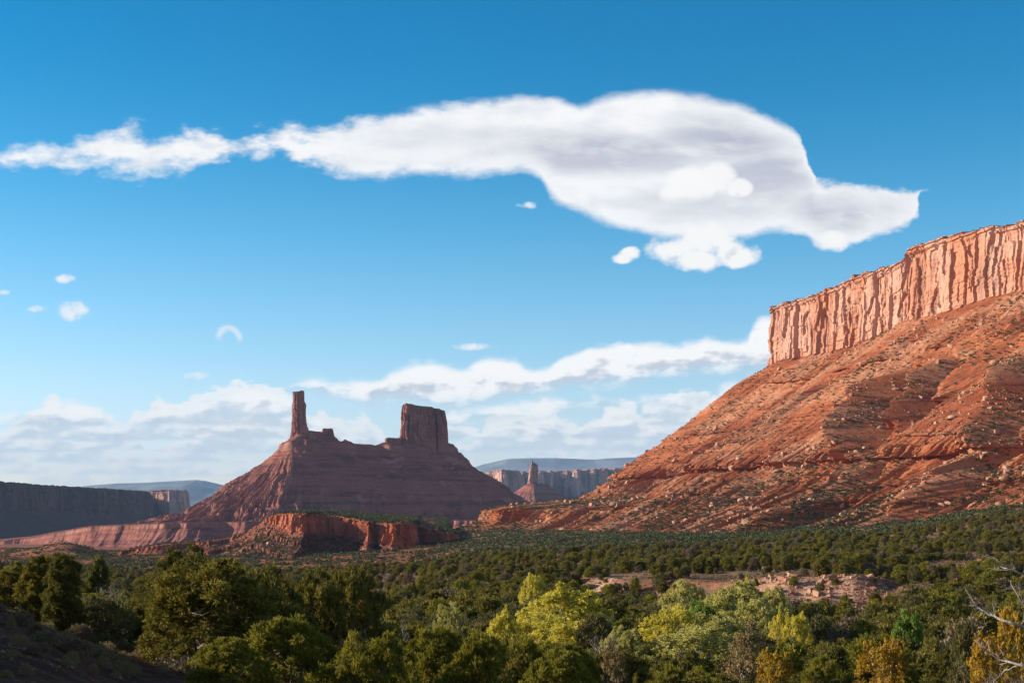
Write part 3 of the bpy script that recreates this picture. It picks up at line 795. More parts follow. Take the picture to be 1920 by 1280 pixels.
# ------------------------------------------------------------ red cliff band in the middle distance
MC = [  # px, Y, rim row, foot row ; travel from right to left so that outside faces the viewer
 (862,1760,1003,1010),(856,1690,1002,1022),(850,1640,1000,1030),(838,1600,999,1034),(832,1612,999,1034),(826,1668,996,1026),(800,1700,988,1016),(776,1690,984,1016),(772,1640,982,1022),(770,1560,981,1032),(752,1532,979,1030),(738,1530,980,1024),(715,1560,981,1020),(704,1600,980,1018),(700,1560,979,1019),(690,1545,978,1018),(680,1570,976,1014),(672,1630,974,1010),(640,1660,968,1007),(610,1668,966,1004),(585,1650,963,1002),(576,1600,963,1001),(569,1560,963,1002),(552,1590,962,1000),(530,1650,963,992),(512,1700,966,984),(500,1740,972,982),(492,1780,980,986),(462,1800,996,1003),(430,1815,1008,1013),(390,1790,1014,1022),(350,1810,1017,1027),(305,1790,1021,1032),(262,1800,1026,1036),(225,1820,1034,1042),(185,1850,1048,1050),(150,1880,1060,1061)]
mpts = []
for px, Yp, a, b in MC[::-1]:
    Yp2 = 1620+(Yp-1620)*1.0
    x, y, z = P(px, a, Yp2); mpts.append((x, y, z, (HZ-b)/F*Yp2+2.5))
def plateau_z(x, y):
    px = 960+F*x/y
    t = np.clip((y-1600)/1500, 0, 1)
    back = (HZ-np.interp(px, [150,430,475,500,560,640,700,800,880,960,1050], [1075,1045,1000,966,956,960,964,969,975,986,992]))/F*2900
    return back
def mid_top(x, y, zt, b):
    k = sstep(0, 1250, b)
    z = zt*(1-k) + plateau_z(x, y)*k
    z = z + (b > 3)*(1.3*fbm(x*.02, y*.02, 3, 91))*1.2 - sstep(1250, 1700, b)*40
    return z
def mid_gully(s, a, oo, dd, Q):
    return sstep(2, 25, a)*(16*(ridged(s/46, a/110, 3, 92)-.65) + 6*(ridged(s/13, a/30, 3, 93)-.65)) + sstep(10,30,a)*7*(vor1(s/21+a*.02, 94)[0]-.5)
midc, CV, CROW = curtain('cliff', mpts, .42, [(0,0),(4,8),(11,40),(15,43),(17,60),(24,130),(28,133),(30,150),(42,330),(60,480)], M['midcliff'], nc=60, nt=260, fscale=.55, seed=9, nk=7, tk=60,
    gully=mid_gully, back=list(np.concatenate([[1.5, 5], np.linspace(12, 400, 34), np.linspace(415, 1700, 60)])), backdir=(-.06, 1.0), outdir=(0.05, -1), top_fn=mid_top, toprough=.8,
    rub_fn=lambda s, a, Q: sstep(-.2,.3,fbm(s/40, a/30, 3, 95)), batter=.16)
tag(midc, 'low deep red rock cliff with shaded alcoves and a green wooded top', 'cliff')

# ------------------------------------------------------------ far mesas
def ring(pxys, Y, top, foot, dY=None):
    out = []
    for q in pxys:
        px, yy = q[0], q[1]; tp = q[2] if len(q) > 2 else top; ft = q[3] if len(q) > 3 else foot
        out.append(((px-960)/F*yy, yy, (HZ-tp)/F*Y, (HZ-ft)/F*Y))
    return out[::-1]
FARP = [(0,0),(12,10),(60,75),(100,170),(140,320),(170,520)]
def far_gully(k): 
    return lambda s, a, oo, dd, Q: sstep(5, 60, a)*k*(ridged(s/70, a/300, 3, 101)-.66)
# the long dark mesa at the left
Y0 = 6300
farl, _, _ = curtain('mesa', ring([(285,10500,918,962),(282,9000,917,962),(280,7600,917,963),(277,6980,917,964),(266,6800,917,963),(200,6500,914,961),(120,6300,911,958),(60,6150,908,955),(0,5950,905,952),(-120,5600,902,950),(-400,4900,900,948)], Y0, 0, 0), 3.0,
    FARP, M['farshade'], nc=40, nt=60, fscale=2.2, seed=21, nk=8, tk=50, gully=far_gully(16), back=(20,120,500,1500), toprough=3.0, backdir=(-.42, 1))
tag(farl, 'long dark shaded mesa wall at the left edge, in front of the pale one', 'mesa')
farm, _, _ = curtain('mesa', ring([(351,12500,917,960),(348,9900,917,962),(347,9300,917,964),(345,9080,918,964),(324,9000,918,964),(318,8900,918,964),(308,9150,918,964),(296,9500,917,964),(280,9800,917,964),(255,10300,917,962)], 9000, 0, 0), 4.0,
    FARP, M['far'], nc=40, nt=40, fscale=2.6, seed=23, nk=6, tk=40, gully=far_gully(16), back=(20,120,500,1500), toprough=3.0, backdir=(-.36, 1))
tag(farm, 'pale pink sunlit mesa end just right of the long dark mesa', 'mesa')
farb, _, _ = curtain('mesa', ring([(985,13500,880,930),(972,11500,880,930),(970,10600,880,930),(966,10450,880,931),(944,10300,880,931),(941,10200,880,931),(925,10500,881,930),(905,10900,882,928),(880,11600,883,926)], 10300, 0, 0), 4.0,
    FARP, M['far'], nc=40, nt=40, fscale=4.2, seed=25, nk=10, tk=40, gully=far_gully(16), back=(20,120,500,1500), toprough=3.0, backdir=(-.02, 1))
tag(farb, 'small square-cut mesa block far off, left of the little spire', 'mesa')
wall = []
_t = np.linspace(1330, 955, 60)
for i, px in enumerate(_t):
    zig = 420*(abs(((i*.37) % 1.0)-.5)*2-.5) + (260 if 1040 < px < 1075 else 0)
    wall.append((px, 12800+zig, np.interp(px, [955,1030,1170,1330], [885,882,877,874]), 929))
farw, _, _ = curtain('mesa', ring(wall, 12800, 0, 0), 4.5, FARP, M['far'], nc=46, nt=30, fscale=4.6, seed=27, nk=6, tk=40, gully=far_gully(16), back=(20,120,500,2500), toprough=3.0, backdir=(0, 1))
tag(farw, 'long fluted pale mesa wall far off, behind the little spire', 'mesa')

# small cone with a spire
def build_small_cone():
    Y0 = 7000; cx, cy, cz = P(1003, 903, Y0)
    xs = np.linspace(cx-330, cx+420, 300); ys = np.linspace(Y0-420, Y0+300, 240)
    X, Y = np.meshgrid(xs, ys, indexing='ij')
    d, t = pseg(X, Y, (cx-12, cy), (cx+70, cy+90))
    ang = np.arctan2(X-cx, -(Y-cy))
    Z = cz+6-t*22-np.interp(d, [0,10,150,260,420,700], [0,4,100,142,165,190])
    Z = Z + sstep(40,200,d)*14*(ridged(ang*3.2, d/400, 3, 111)-.66) + 2*fbm(X*.02, Y*.02, 3, 112)
    Z = Z + 13*np.exp(-((X-cx+4+.05*d)/(20+.08*d))**2)*(Y < cy)*sstep(10,90,d)
    g = np.hypot(*np.gradient(Z, xs, ys))
    o = mesh_np('hill', np.stack([X, Y, Z], -1).reshape(-1, 3), grid_faces(*X.shape), M['cone'], attrs={'cliffness':('POINT', sstep(1.0,1.8,g)), 'rubble':('POINT', X*0+.2)})
    tag(o, kind='structure')
build_small_cone()
sp = column('rock_tower', (1001-960)/F*7000, 7000, 26, 14, .3, 0, (HZ-905)/F*7000-8, M['far'], .55, 71,
    warp=sil_warp([(856,996.5),(862,996.5),(870,994.5),(882,992.5),(900,990),(910,988)], [(856,999),(864,1000.5),(866,1003.5),(868,1008.5),(880,1009.5),(890,1009.5),(902,1011),(910,1013)], 7000),
    top=lambda X, Y: (HZ-np.interp((X-(1001-960)/F*7000), [-30,-14,-9,-4,3,8,14,22,30], [872,864,859,858,866,874,869,869,874]))/F*7000, toprough=1.0, p=3.0, prof=((0,0),(8,6),(26,26)))
tag(sp, 'tiny pointed sandstone spire on its own small cone, far off', 'rock tower')

# far mountains
def mountains(name, prof, Y, depth, seed):
    xs = np.linspace(prof[0][0], prof[-1][0], 420)
    X = (xs-960)/F*Y
    hh = (HZ-np.interp(xs, [p[0] for p in prof], [p[1] for p in prof]))/F*Y
    ys = np.linspace(Y-depth, Y+depth, 60)
    XX = np.repeat(X[:, None], 60, 1); YY = np.repeat(ys[None], 420, 0)
    prow = np.clip(1-np.abs(YY-Y)/depth, 0, 1)**.8
    ZZ = -190 + (hh[:, None]+190)*prow + 130*(ridged(XX/2000, YY/2000, 4, seed)-.7)*prow*(1.03-prow)*3
    o = mesh_np(name, np.stack([XX, YY, ZZ], -1).reshape(-1, 3), grid_faces(420, 60), M['mount'], smooth=True)
    tag(o, kind='structure'); return o
m, nt = new_mat('haze-paled far mountains')
nn = noise(geo(), .0012, 5, .6)
finish(nt, mix(sm(.4,.6,nn), (.13,.16,.18), (.25,.26,.27)), .95, spec=.05); M['mount'] = m  # pale blue-grey albedo stands in for thicker haze
mountains('mountains', [(860,885),(905,869),(950,859),(990,857),(1040,857),(1090,859),(1115,860),(1150,857),(1210,855),(1260,856),(1320,850),(1400,846),(1500,856)], 32000, 5000, 5)
mountains('mountains', [(60,925),(120,914),(165,909),(220,905),(290,903),(350,899),(370,898),(385,900),(420,908),(480,915),(560,905),(640,925)], 27000, 4500, 6)

# ------------------------------------------------------------ air
def build_haze():
    x = 36000; y0, y1 = -12000, 38500; z0 = -300; z1 = 1480
    v = [(-x,y0,z0),(x,y0,z0),(x,y1,z0),(-x,y1,z0),(-x,y0,z1),(x,y0,z1),(x,y1,z1),(-x,y1,z1)]
    f = [(0,3,2,1),(4,5,6,7),(0,1,5,4),(1,2,6,5),(2,3,7,6),(3,0,4,7)]
    m = bpy.data.materials.new('haze air'); m.use_nodes = True; nt = m.node_tree
    for n in list(nt.nodes): nt.nodes.remove(n)
    pv = nt.nodes.new('ShaderNodeVolumePrincipled'); out = nt.nodes.new('ShaderNodeOutputMaterial')
    pv.inputs['Color'].default_value = (.42,.66,1.0,1); pv.inputs['Density'].default_value = HAZE; pv.inputs['Anisotropy'].default_value = .0
    nt.links.new(pv.outputs[0], out.inputs['Volume'])
    o = mesh_np('haze', np.array(v, float), np.array(f), m); tag(o, kind='stuff')
if HAZE > 0: build_haze()
# ------------------------------------------------------------ rubble, scrub and far junipers
rng = np.random.default_rng(11)
def foliage_mat(name, a, b, c=None, transl=.25, var=.5, rough=.75):
    """a..b along the per-leaf tone, c mixed in per plant"""
    m, nt = new_mat(name)
    t = attr('tone'); r = objrand()
    n = noise(geo(), .35, 3, .6)
    col = mix(cl(t*.8+(n-.5)*.6), a, b)
    if c is not None: col = mix(cl(sm(.35,.95, r)*var + (n-.5)*.5*var), col, c)
    finish(nt, col, rough, transl=transl, spec=.15)
    return m
M['scrub'] = foliage_mat('desert scrub leaves', (.045,.055,.020), (.12,.125,.055), transl=.1)
M['far_juniper'] = foliage_mat('distant juniper leaves', (.042,.060,.022), (.11,.125,.045), transl=.12)
m, nt = new_mat('sandstone rubble')
_n = noise(geo(), .8, 5, .6); _t = attr('tone')
finish(nt, mix(cl(_t+(_n-.5)*.7), (.32,.135,.08), (.50,.31,.205)), .95, bump(noise(geo(), 3, 4, .6), .4, .3), spec=.06); M['rubble'] = m

def rocks_np(pos, size, seed=0, flat=.7):
    g = np.random.default_rng(seed); n = len(pos)
    base = np.array([(-1,-1,-1),(1,-1,-1),(1,1,-1),(-1,1,-1),(-1,-1,1),(1,-1,1),(1,1,1),(-1,1,1)], float)*.5
    V = base[None] + g.uniform(-.2,.2,(n,8,3))
    V[:, 4:, :2] *= g.uniform(.5,.95,(n,1,1))
    V *= g.uniform(.6,1.3,(n,1,3)); V[..., 2] *= flat
    a = g.uniform(0, 6.28, n); c, s = np.cos(a)[:,None], np.sin(a)[:,None]
    tilt = g.uniform(-.5,.5,n); ct, st = np.cos(tilt)[:,None], np.sin(tilt)[:,None]
    x, y, z = V[...,0], V[...,1], V[...,2]
    x, z = x*ct-z*st, x*st+z*ct
    V = np.stack([x*c-y*s, x*s+y*c, z], -1)*size[:,None,None] + pos[:,None,:]
    q = np.array([(0,3,2,1),(4,5,6,7),(0,1,5,4),(1,2,6,5),(2,3,7,6),(3,0,4,7)])
    return V.reshape(-1,3), (q[None]+8*np.arange(n)[:,None,None]).reshape(-1,4), np.repeat(g.uniform(0,1,n), 6)
def bushes_np(pos, rad, hgt, nl, seed=0, leaf=.55, tone=None):
    g = np.random.default_rng(seed); n = len(pos)
    d = g.normal(size=(n,nl,3)); d[...,2] = np.abs(d[...,2])*.9-.15; d /= np.linalg.norm(d, axis=-1)[...,None]
    rr = g.uniform(.55,1.0,(n,nl,1))
    lob = 1+.25*np.sin(3*np.arctan2(d[...,1:2], d[...,0:1])+g.uniform(0,6,(n,1,1)))
    C = d*rr*lob
    C[...,2] = C[...,2]*.55+.42
    C = C*np.stack([rad,rad,hgt],-1)[:,None,:]
    ax = d + g.normal(size=(n,nl,3))*.6; ax[...,2] += .25; ax /= np.linalg.norm(ax, axis=-1)[...,None]
    sd = np.cross(ax, g.normal(size=(n,nl,3))); sd /= np.linalg.norm(sd, axis=-1)[...,None]
    L = (rad[:,None,None]*leaf*g.uniform(.7,1.3,(n,nl,1))); 
    p = pos[:,None,:]+C
    V = np.stack([p-ax*L*.5-sd*L*.3, p-ax*L*.4+sd*L*.34, p+ax*L*.5+sd*L*.26, p+ax*L*.55-sd*L*.2], 2)
    q = np.arange(n*nl*4).reshape(-1,4)
    pt = g.uniform(0,1,(n,1)) if tone is None else tone[:,None]
    t = np.clip(pt*.7 + g.uniform(-.3,.3,(n,nl))+.15, 0, 1)
    return V.reshape(-1,3), q, t.ravel()
def in_view(p, m=70):
    px = 960+F*p[:,0]/p[:,1]; return (px > -m) & (px < 1920+m)

def grid_sample(G, j0, i0, i1, n, wfun=None, seed=1):
    """random points on a built surface grid, weighted by face area and wfun"""
    g = np.random.default_rng(seed)
    A = G[i0:i1, j0:]; a = A[1:, :-1]-A[:-1, :-1]; b = A[:-1, 1:]-A[:-1, :-1]
    w = np.linalg.norm(np.cross(a, b), axis=-1)
    dist = A[:-1, :-1, 1]; w = w/np.maximum(dist, 100)**1.0
    px = 960+F*A[:-1,:-1,0]/np.maximum(A[:-1,:-1,1], 1); w = w*((px > -60)&(px < 1990)&(dist > 50))
    if wfun is not None: w = w*wfun(A[:-1,:-1])
    cw = np.cumsum(w.ravel()); k = np.searchsorted(cw, g.uniform(0, cw[-1], n))
    k = np.minimum(k, w.size-1); i, j = np.unravel_index(k, w.shape)
    u, v = g.uniform(size=(2, n, 1))
    return A[i, j] + a[i, j]*u + b[i, j]*v

i_n = int(NOSE_S/1.15)
def w_rub(A):
    x, y, z = A[...,0], A[...,1], A[...,2]
    return (sstep(-.1,.3,fbm(x*.011, y*.011+z*.004, 4, 81))**1.3*.92+.08)*(1+1.5*sstep(60,-10,z))
def w_scrub(A):
    x, y, z = A[...,0], A[...,1], A[...,2]
    return (sstep(-.2,.25,fbm(x*.008+4, y*.008+z*.003, 4, 83))*.9+.1)*(.6+1.6*sstep(70,-10,z))
def add_rocks(name, parts, mat): 
    V, Q, T = [], [], []; o = 0
    for v, q, t in parts: V.append(v); Q.append(q+o); T.append(t); o += len(v)
    ob = mesh_np(name, np.concatenate(V), np.concatenate(Q), mat, attrs={'tone':('FACE', np.concatenate(T))})
    return tag(ob, kind='stuff')
# rubble on the mesa slope: the biggest blocks one by one, the rest as scree
n = 24000
pr = grid_sample(MV, MROW+4, i_n-260, MV.shape[0], n, w_rub, 5)
sz = .9*(rng.pareto(2.3, n)+1); sz = np.minimum(sz, 8.0)
order = np.argsort(-(sz/pr[:,1])); big, rest = order[:170], order[170:]
p2 = grid_sample(CV, CROW+2, 0, CV.shape[0], 2600, None, 6); s2 = .6*(rng.pareto(2.0, 2600)+1); s2 = np.minimum(s2, 5)
# stones and blocks over the plain
def plain_pts(n, y0, y1, seed, power=1.0):
    g = np.random.default_rng(seed)
    Y = y0*(y1/y0)**(g.uniform(size=n)**power); px = g.uniform(-80, 2000, n); x = (px-960)/F*Y
    return x, Y, px
x, Y, px = plain_pts(6000, 240, 1500, 8)
k = fbm(x*.012, Y*.012, 3, 85) > -.05; x, Y, px = x[k], Y[k], px[k]
p3 = np.stack([x, Y, gz(x, Y)+.05], -1); s3 = np.minimum(.25*(rng.pareto(2.2, len(x))+1), 2.2)
def bank_pts(n, seed, spread=1.0):
    g = np.random.default_rng(seed)
    px = np.where(g.uniform(size=n) < .15, g.uniform(1070, 1140, n), g.uniform(1370, 1670, n)); Y = bank_line(px) + g.normal(-16, 22*spread, n); x = (px-960)/F*Y
    return np.stack([x, Y, gz(x, Y)+.03], -1)
p4 = bank_pts(3800, 9); s4 = np.minimum(.16*(rng.pareto(1.8, 3800)+1), 1.8)
add_rocks('rubble', [rocks_np(pr[rest], sz[rest], 1), rocks_np(p2, s2, 2), rocks_np(p3, s3, 3), rocks_np(p4, s4, 4)], M['rubble'])

def boulder_mesh(seed):
    import bmesh
    bm = bmesh.new(); bmesh.ops.create_icosphere(bm, subdivisions=3, radius=.5)
    V = np.array([v.co[:] for v in bm.verts])
    g = np.random.default_rng(seed)
    for _ in range(11):       # cut to flat faces
        d = g.normal(size=3); d /= np.linalg.norm(d); h = g.uniform(.26,.40)
        e = V@d-h; V = V-np.maximum(e, 0)[:,None]*d
    V *= g.uniform(.75,1.25,3); V *= (1+.05*pn2(V[:,0]*6+seed, V[:,1]*6+V[:,2]*5, seed))[:,None]
    for v, c in zip(bm.verts, V): v.co = c
    me = bpy.data.meshes.new('boulder'); bm.to_mesh(me); bm.free()
    at = me.attributes.new('tone', 'FLOAT', 'FACE'); at.data.foreach_set('value', np.full(len(me.polygons), g.uniform(.2,1), dtype=np.float32))
    me.materials.append(M['rubble']); return me
BM = [boulder_mesh(i) for i in range(8)]
for i, k in enumerate(big):
    o = bpy.data.objects.new('boulder', BM[i % 8]); COL.objects.link(o)
    s = float(sz[k]); o.location = pr[k]; o.scale = (s*1.25, s*1.1, s*.95); o.rotation_euler = (random.uniform(-.4,.4), random.uniform(-.4,.4), random.uniform(0,6.28))
    q = pr[k]; py = HZ-F*q[2]/q[1]; pxx = 960+F*q[0]/q[1]
    band = 'just under the fluted cliff' if q[2] > 175 else 'halfway down the slope' if q[2] > 60 else 'near the slope foot'
    side = 'below the cliff nose' if pxx < 1450 else 'toward the right edge' if pxx > 1730 else 'midway along the mesa'
    tag(o, 'angular tan boulder %s, %s' % (band, side), 'boulder', 'boulders on the mesa slope: %s, %s' % (band, side))

# scrub on slopes
n = 30000
ps = grid_sample(MV, MROW+4, i_n-260, MV.shape[0], n, w_scrub, 15); rs = rng.uniform(.8,2.0,n)
n2_ = 15000
pc = grid_sample(CV, CROW+6, 0, CV.shape[0], n2_, None, 16); rc = rng.uniform(.6,1.9,n2_)
# rim of the mesa
_rim = MV[i_n-20:, 3, :]; kk = rng.integers(0, len(_rim), 520); pm = _rim[kk]+rng.normal(size=(520,3))*[1.5,1.5,.1]; rm = rng.uniform(.7,1.7,520)
parts = [bushes_np(ps, rs, rs*1.05, 18, 31, .6), bushes_np(pc, rc, rc*1.1, 14, 32, .6), bushes_np(pm, rm, rm*1.3, 16, 33)]
# low grey sage over the plain
x, Y, px = plain_pts(26000, 230, 1700, 18, .8)
p5 = np.stack([x, Y, gz(x, Y)], -1); r5 = rng.uniform(.3,.7,len(x))*np.interp(Y,[300,1500],[1,1.8]); 
parts.append(bushes_np(p5, r5, r5, 8, 34, tone=rng.uniform(.6,1.0,len(x))))
add_rocks('scrub', parts, M['scrub'])

# junipers of the plain and of the plateau top
def forest_density(x, Y, px):
    d = fbm(x*.006, Y*.004, 4, 51)
    return sstep(-.8, -.05, d+.25*(px > 1000))
x, Y, px = plain_pts(34000, 850, 2700, 19, .8)
z = gz(x, Y)
keep = rng.uniform(size=len(x)) < forest_density(x, Y, px)*np.where((px < 880) & (Y > 1050), .7, 1.0)*np.interp(Y, [430,700,2700], [.5,.8,1])
x, Y, z, px = x[keep], Y[keep], z[keep], px[keep]
r = rng.uniform(1.1,2.3,len(x))
parts = [bushes_np(np.stack([x,Y,z],-1)[Y<900], r[Y<900], r[Y<900]*1.35, 34, 41, .42), bushes_np(np.stack([x,Y,z],-1)[Y>=900], r[Y>=900], r[Y>=900]*1.3, 16, 42, .6)]
jt = CROW-61  # rows before the cliff
pt_ = grid_sample(CV[:, :CROW-61], 0, 0, CV.shape[0], 9000, lambda A: sstep(-.3,.1,fbm(A[...,0]*.01,A[...,1]*.006,3,99))+.15, 21)
rt = rng.uniform(1.2,2.6,len(pt_)); parts.append(bushes_np(pt_, rt, rt*1.3, 16, 43, .6))
# on the lower skirts
# rough red country at the left
x, Y, px = plain_pts(12000, 950, 2300, 29, 1.0); kk = px < 880; x, Y = x[kk], Y[kk]
rr_ = rng.uniform(.8,1.8,len(x)); parts.append(bushes_np(np.stack([x, Y, gz(x, Y)], -1), rr_, rr_*1.2, 14, 45, .6))
k = grid_sample(MV, MROW+360, i_n-100, MV.shape[0], 6500, lambda A: sstep(45, -15, A[...,2]), 22); rk = rng.uniform(.9,1.8,len(k))
parts.append(bushes_np(k, rk, rk*1.3, 16, 44, .6))
add_rocks('juniper_scrub', parts, M['far_juniper'])
# ------------------------------------------------------------ trees
M['juniper_leaf'] = foliage_mat('juniper leaves', (.10,.09,.016), (.33,.265,.042), (.13,.125,.028), transl=.3, var=.8)
M['olive_leaf'] = foliage_mat('light olive juniper leaves', (.14,.135,.015), (.36,.31,.04), (.22,.21,.028), transl=.38, var=.5)  # lighter olive foliage colour
M['yellow_leaf'] = foliage_mat('yellow cottonwood leaves', (.48,.43,.05), (.80,.68,.12), (.64,.55,.08), transl=.42, var=.5, rough=.5)
M['pale_leaf'] = foliage_mat('pale green cottonwood leaves', (.36,.34,.09), (.66,.60,.19), (.50,.45,.11), transl=.4, var=.5, rough=.5)
M['green_leaf'] = foliage_mat('fresh green leaves', (.12,.20,.03), (.27,.36,.06), (.2,.28,.04), transl=.4, var=.5, rough=.5)
M['gold_leaf'] = foliage_mat('golden leaves', (.30,.18,.02), (.60,.38,.05), (.46,.32,.04), transl=.4, var=.5, rough=.5)
M['tan_leaf'] = foliage_mat('tan autumn leaves', (.20,.15,.06), (.40,.29,.13), (.27,.20,.10), transl=.3, var=.5)
M['brown_leaf'] = foliage_mat('olive brown leaves', (.10,.09,.03), (.23,.20,.07), (.16,.14,.05), transl=.3, var=.6)
M['sage_leaf'] = foliage_mat('grey sage leaves', (.15,.105,.055), (.30,.23,.135), (.21,.155,.09), transl=.1, var=.6)
M['brush_leaf'] = foliage_mat('green rabbitbrush stems', (.09,.11,.02), (.20,.21,.045), (.12,.15,.03), transl=.2, var=.6)
def bark(name, a, b, st=1.0):
    m, nt = new_mat(name); p = objpos(); x, y, z = sep(p)
    n = noise(vec(x*9, y*9, z*1.6), 1.0, 5, .65)
    finish(nt, mix(sm(.3,.7,n), a, b), .9, bump(n, .6*st, .05), spec=.08); M[name] = m
bark('juniper bark', (.10,.075,.058), (.27,.215,.175))
bark('cottonwood bark', (.20,.17,.13), (.42,.38,.31))
bark('bleached dead wood', (.22,.19,.165), (.47,.43,.385))
bark('dark dead wood', (.035,.028,.024), (.10,.085,.075))

def limb(g, a, b, r0, r1, wig=.12, n=7, seg=5):
    a = np.array(a, float); b = np.array(b, float); L = np.linalg.norm(b-a)
    t = np.linspace(0, 1, n)[:,None]
    pth = a*(1-t)+b*t
    off = np.cumsum(g.normal(size=(n,3)), 0)*wig*L*.22; off -= off[-1]*t; pth = pth + off*np.sin(np.pi*t)**.5
    pth[:,2] += np.sin(np.pi*t[:,0])*L*.06*g.uniform(-1,1.5)
    return tube_np(pth, np.linspace(r0, r1, n), seg)
def crown_np(g, C, rc, nsp, nl, ll, lw, up=.35, out=None, spread=1.0, jit=.5, round_=False, tone_amp=.35):
    """leaf sprays: C clump centres (n,3), rc radii, sprigs per clump, leaves per sprig"""
    n = len(C)
    d = g.normal(size=(n,nsp,3))
    if out is not None: d = d + out[:,None,:]*.75
    d[...,2] += up; d /= np.linalg.norm(d, axis=-1)[...,None]
    t = g.uniform(.35, 1.05, (n,nsp,nl))
    p = C[:,None,None,:] + d[:,:,None,:]*(t*rc[:,None,None])[...,None] + g.normal(size=(n,nsp,nl,3))*rc[:,None,None,None]*.10*spread
    ax = d[:,:,None,:] + g.normal(size=(n,nsp,nl,3))*jit; ax[...,2] += up*.6
    if round_: ax = g.normal(size=(n,nsp,nl,3))
    ax /= np.linalg.norm(ax, axis=-1)[...,None]
    sd = np.cross(ax, g.normal(size=ax.shape)); sd /= np.linalg.norm(sd, axis=-1)[...,None]
    l = ll*g.uniform(.6,1.35,(n,nsp,nl,1)); w = lw*g.uniform(.7,1.3,(n,nsp,nl,1))
    V = np.stack([p-sd*w*.25, p+ax*l*.45-sd*w*.5, p+ax*l, p+ax*l*.45+sd*w*.5], -2) if not round_ else \
        np.stack([p-ax*l*.5, p-sd*w*.5, p+ax*l*.5, p+sd*w*.5], -2)
    tone = np.clip(g.uniform(.1,.9,(n,1,1)) + g.uniform(-.2,.2,(n,nsp,1)) + g.uniform(-tone_amp,tone_amp,(n,nsp,nl)), 0, 1)
    q = np.arange(n*nsp*nl*4).reshape(-1,4)
    return V.reshape(-1,3), q, tone.ravel()
def crown_shape(g, kind, n, W, H, z0):
    """clump centres inside a crown of width W, from z0 to H"""
    ph = g.uniform(0, 6.283, n); h = g.uniform(0, 1, n)**.8; sd = g.integers(0, 999)
    if kind == 'round': prof = np.sqrt(np.clip(1-((h-.42)/.60)**2, .02, 1))
    elif kind == 'cone': prof = np.clip(1.05*(1-h)**.75+.08, 0, 1)*np.clip(h*5+.35, 0, 1)
    elif kind == 'flat': prof = np.sqrt(np.clip(1-((h-.62)/.42)**2, .03, 1))
    else: prof = np.sqrt(np.clip(1-((h-.5)/.56)**2, .04, 1))
    lob = 1+.48*pn2(ph*1.1+3, h*2.6, sd)+.34*pn2(np.cos(ph)*2.4, np.sin(ph)*2.4+h*5, sd+3)
    inner = g.uniform(0,1,n) < .22
    k = np.where(inner, g.uniform(.2,.65,n), g.uniform(.72,1.0,n))
    rr = W/2*.86*prof*lob*k
    top = H*(1+.20*pn2(np.cos(ph)*1.6, np.sin(ph)*1.6, sd+7))
    z = z0 + (top*.95-z0)*h
    C = np.stack([np.cos(ph)*rr, np.sin(ph)*rr, z], -1)
    o = np.stack([np.cos(ph)*prof, np.sin(ph)*prof, (h-.35)*1.3], -1); o /= np.linalg.norm(o, axis=1)[:,None]+1e-6
    return C, o
def tree_proto(name, kind, seed, W, H, z0, ncl, nsp, nl, ll, lw, leafmat, barkmat, r0, nlimb=9, rcf=.12, up=.35, round_=False, tn='crown', dead=0):
    g = np.random.default_rng(seed)
    C, out = crown_shape(g, kind, ncl, W, H, z0)
    rc = W*rcf*g.uniform(.65,1.3,ncl)
    V, Q, T = crown_np(g, C, rc, nsp, nl, ll, lw, up, out, round_=round_)
    parts = []
    lean = g.normal(size=2)*W*.05
    fork = np.array([lean[0], lean[1], H*(.22 if kind != 'cone' else .35)])
    parts.append(limb(g, (0,0,-.4), fork, r0, r0*.75, .10, 7, 8))
    idx = g.choice(ncl, min(nlimb*3, ncl), replace=False)
    mains = []
    for i in idx[:nlimb]:
        e = C[i]*[.8,.8,.92]; parts.append(limb(g, fork*[1,1,g.uniform(.6,1)], e, r0*.5, r0*.10, .22, 9, 6)); mains.append(e)
    for i in idx[nlimb:]:
        j = np.argmin([np.linalg.norm(C[i]-e) for e in mains]); a = fork*.45+mains[j]*.55
        parts.append(limb(g, a, C[i], r0*.2, r0*.05, .2, 6, 4))
    for _ in range(dead):
        a = C[g.integers(ncl)]*.6+fork*.4; d = g.normal(size=3); d[2] = abs(d[2])*.5; d /= np.linalg.norm(d)
        parts.append(limb(g, a, a+d*W*g.uniform(.28,.5), r0*.14, r0*.03, .35, 7, 4))
    tv, tq = join_np(parts)
    return (V, Q, T, leafmat), (tv, tq, barkmat)
PROTO = {}
def proto(key, *a, size=None, **k):
    (V, Q, T, lm), (tv, tq, bm_) = tree_proto(key, *a, **k)
    c = mesh_np('crown', V, Q, M[lm], link=False, attrs={'tone':('FACE', T)}).data
    t = mesh_np('trunk', tv, tq, M[bm_], link=False, smooth=True).data
    W, H = a[2], a[3]
    if size is None: size = (W, H)
    PROTO[key] = (c, t, W, H)
Jb = 'juniper bark'; Cb = 'cottonwood bark'
# near junipers, fine sprays
for i in range(4):
    proto('jn%d' % i, ['round','egg','round','egg'][i], 100+i, [5.2,4.6,5.6,3.8][i], [4.6,4.8,4.0,4.8][i], .5, 260, 20, 9, .15, .06, 'juniper_leaf', Jb, .26, dead=12, rcf=.068)
proto('jc0', 'egg', 120, 2.6, 4.6, .3, 150, 24, 9, .16, .06, 'juniper_leaf', Jb, .16, dead=3, rcf=.11, up=.6)
proto('jc1', 'round', 121, 3.2, 4.6, .3, 170, 24, 9, .17, .065, 'juniper_leaf', Jb, .18, dead=4, rcf=.11, up=.6)
for i in range(3):
    proto('jo%d' % i, ['round','egg','flat'][i], 130+i, [4.8,4.2,5.4][i], [4.2,4.6,4.0][i], .5, 240, 20, 9, .15, .055, 'olive_leaf', Jb, .22, dead=12, rcf=.070, up=.6)
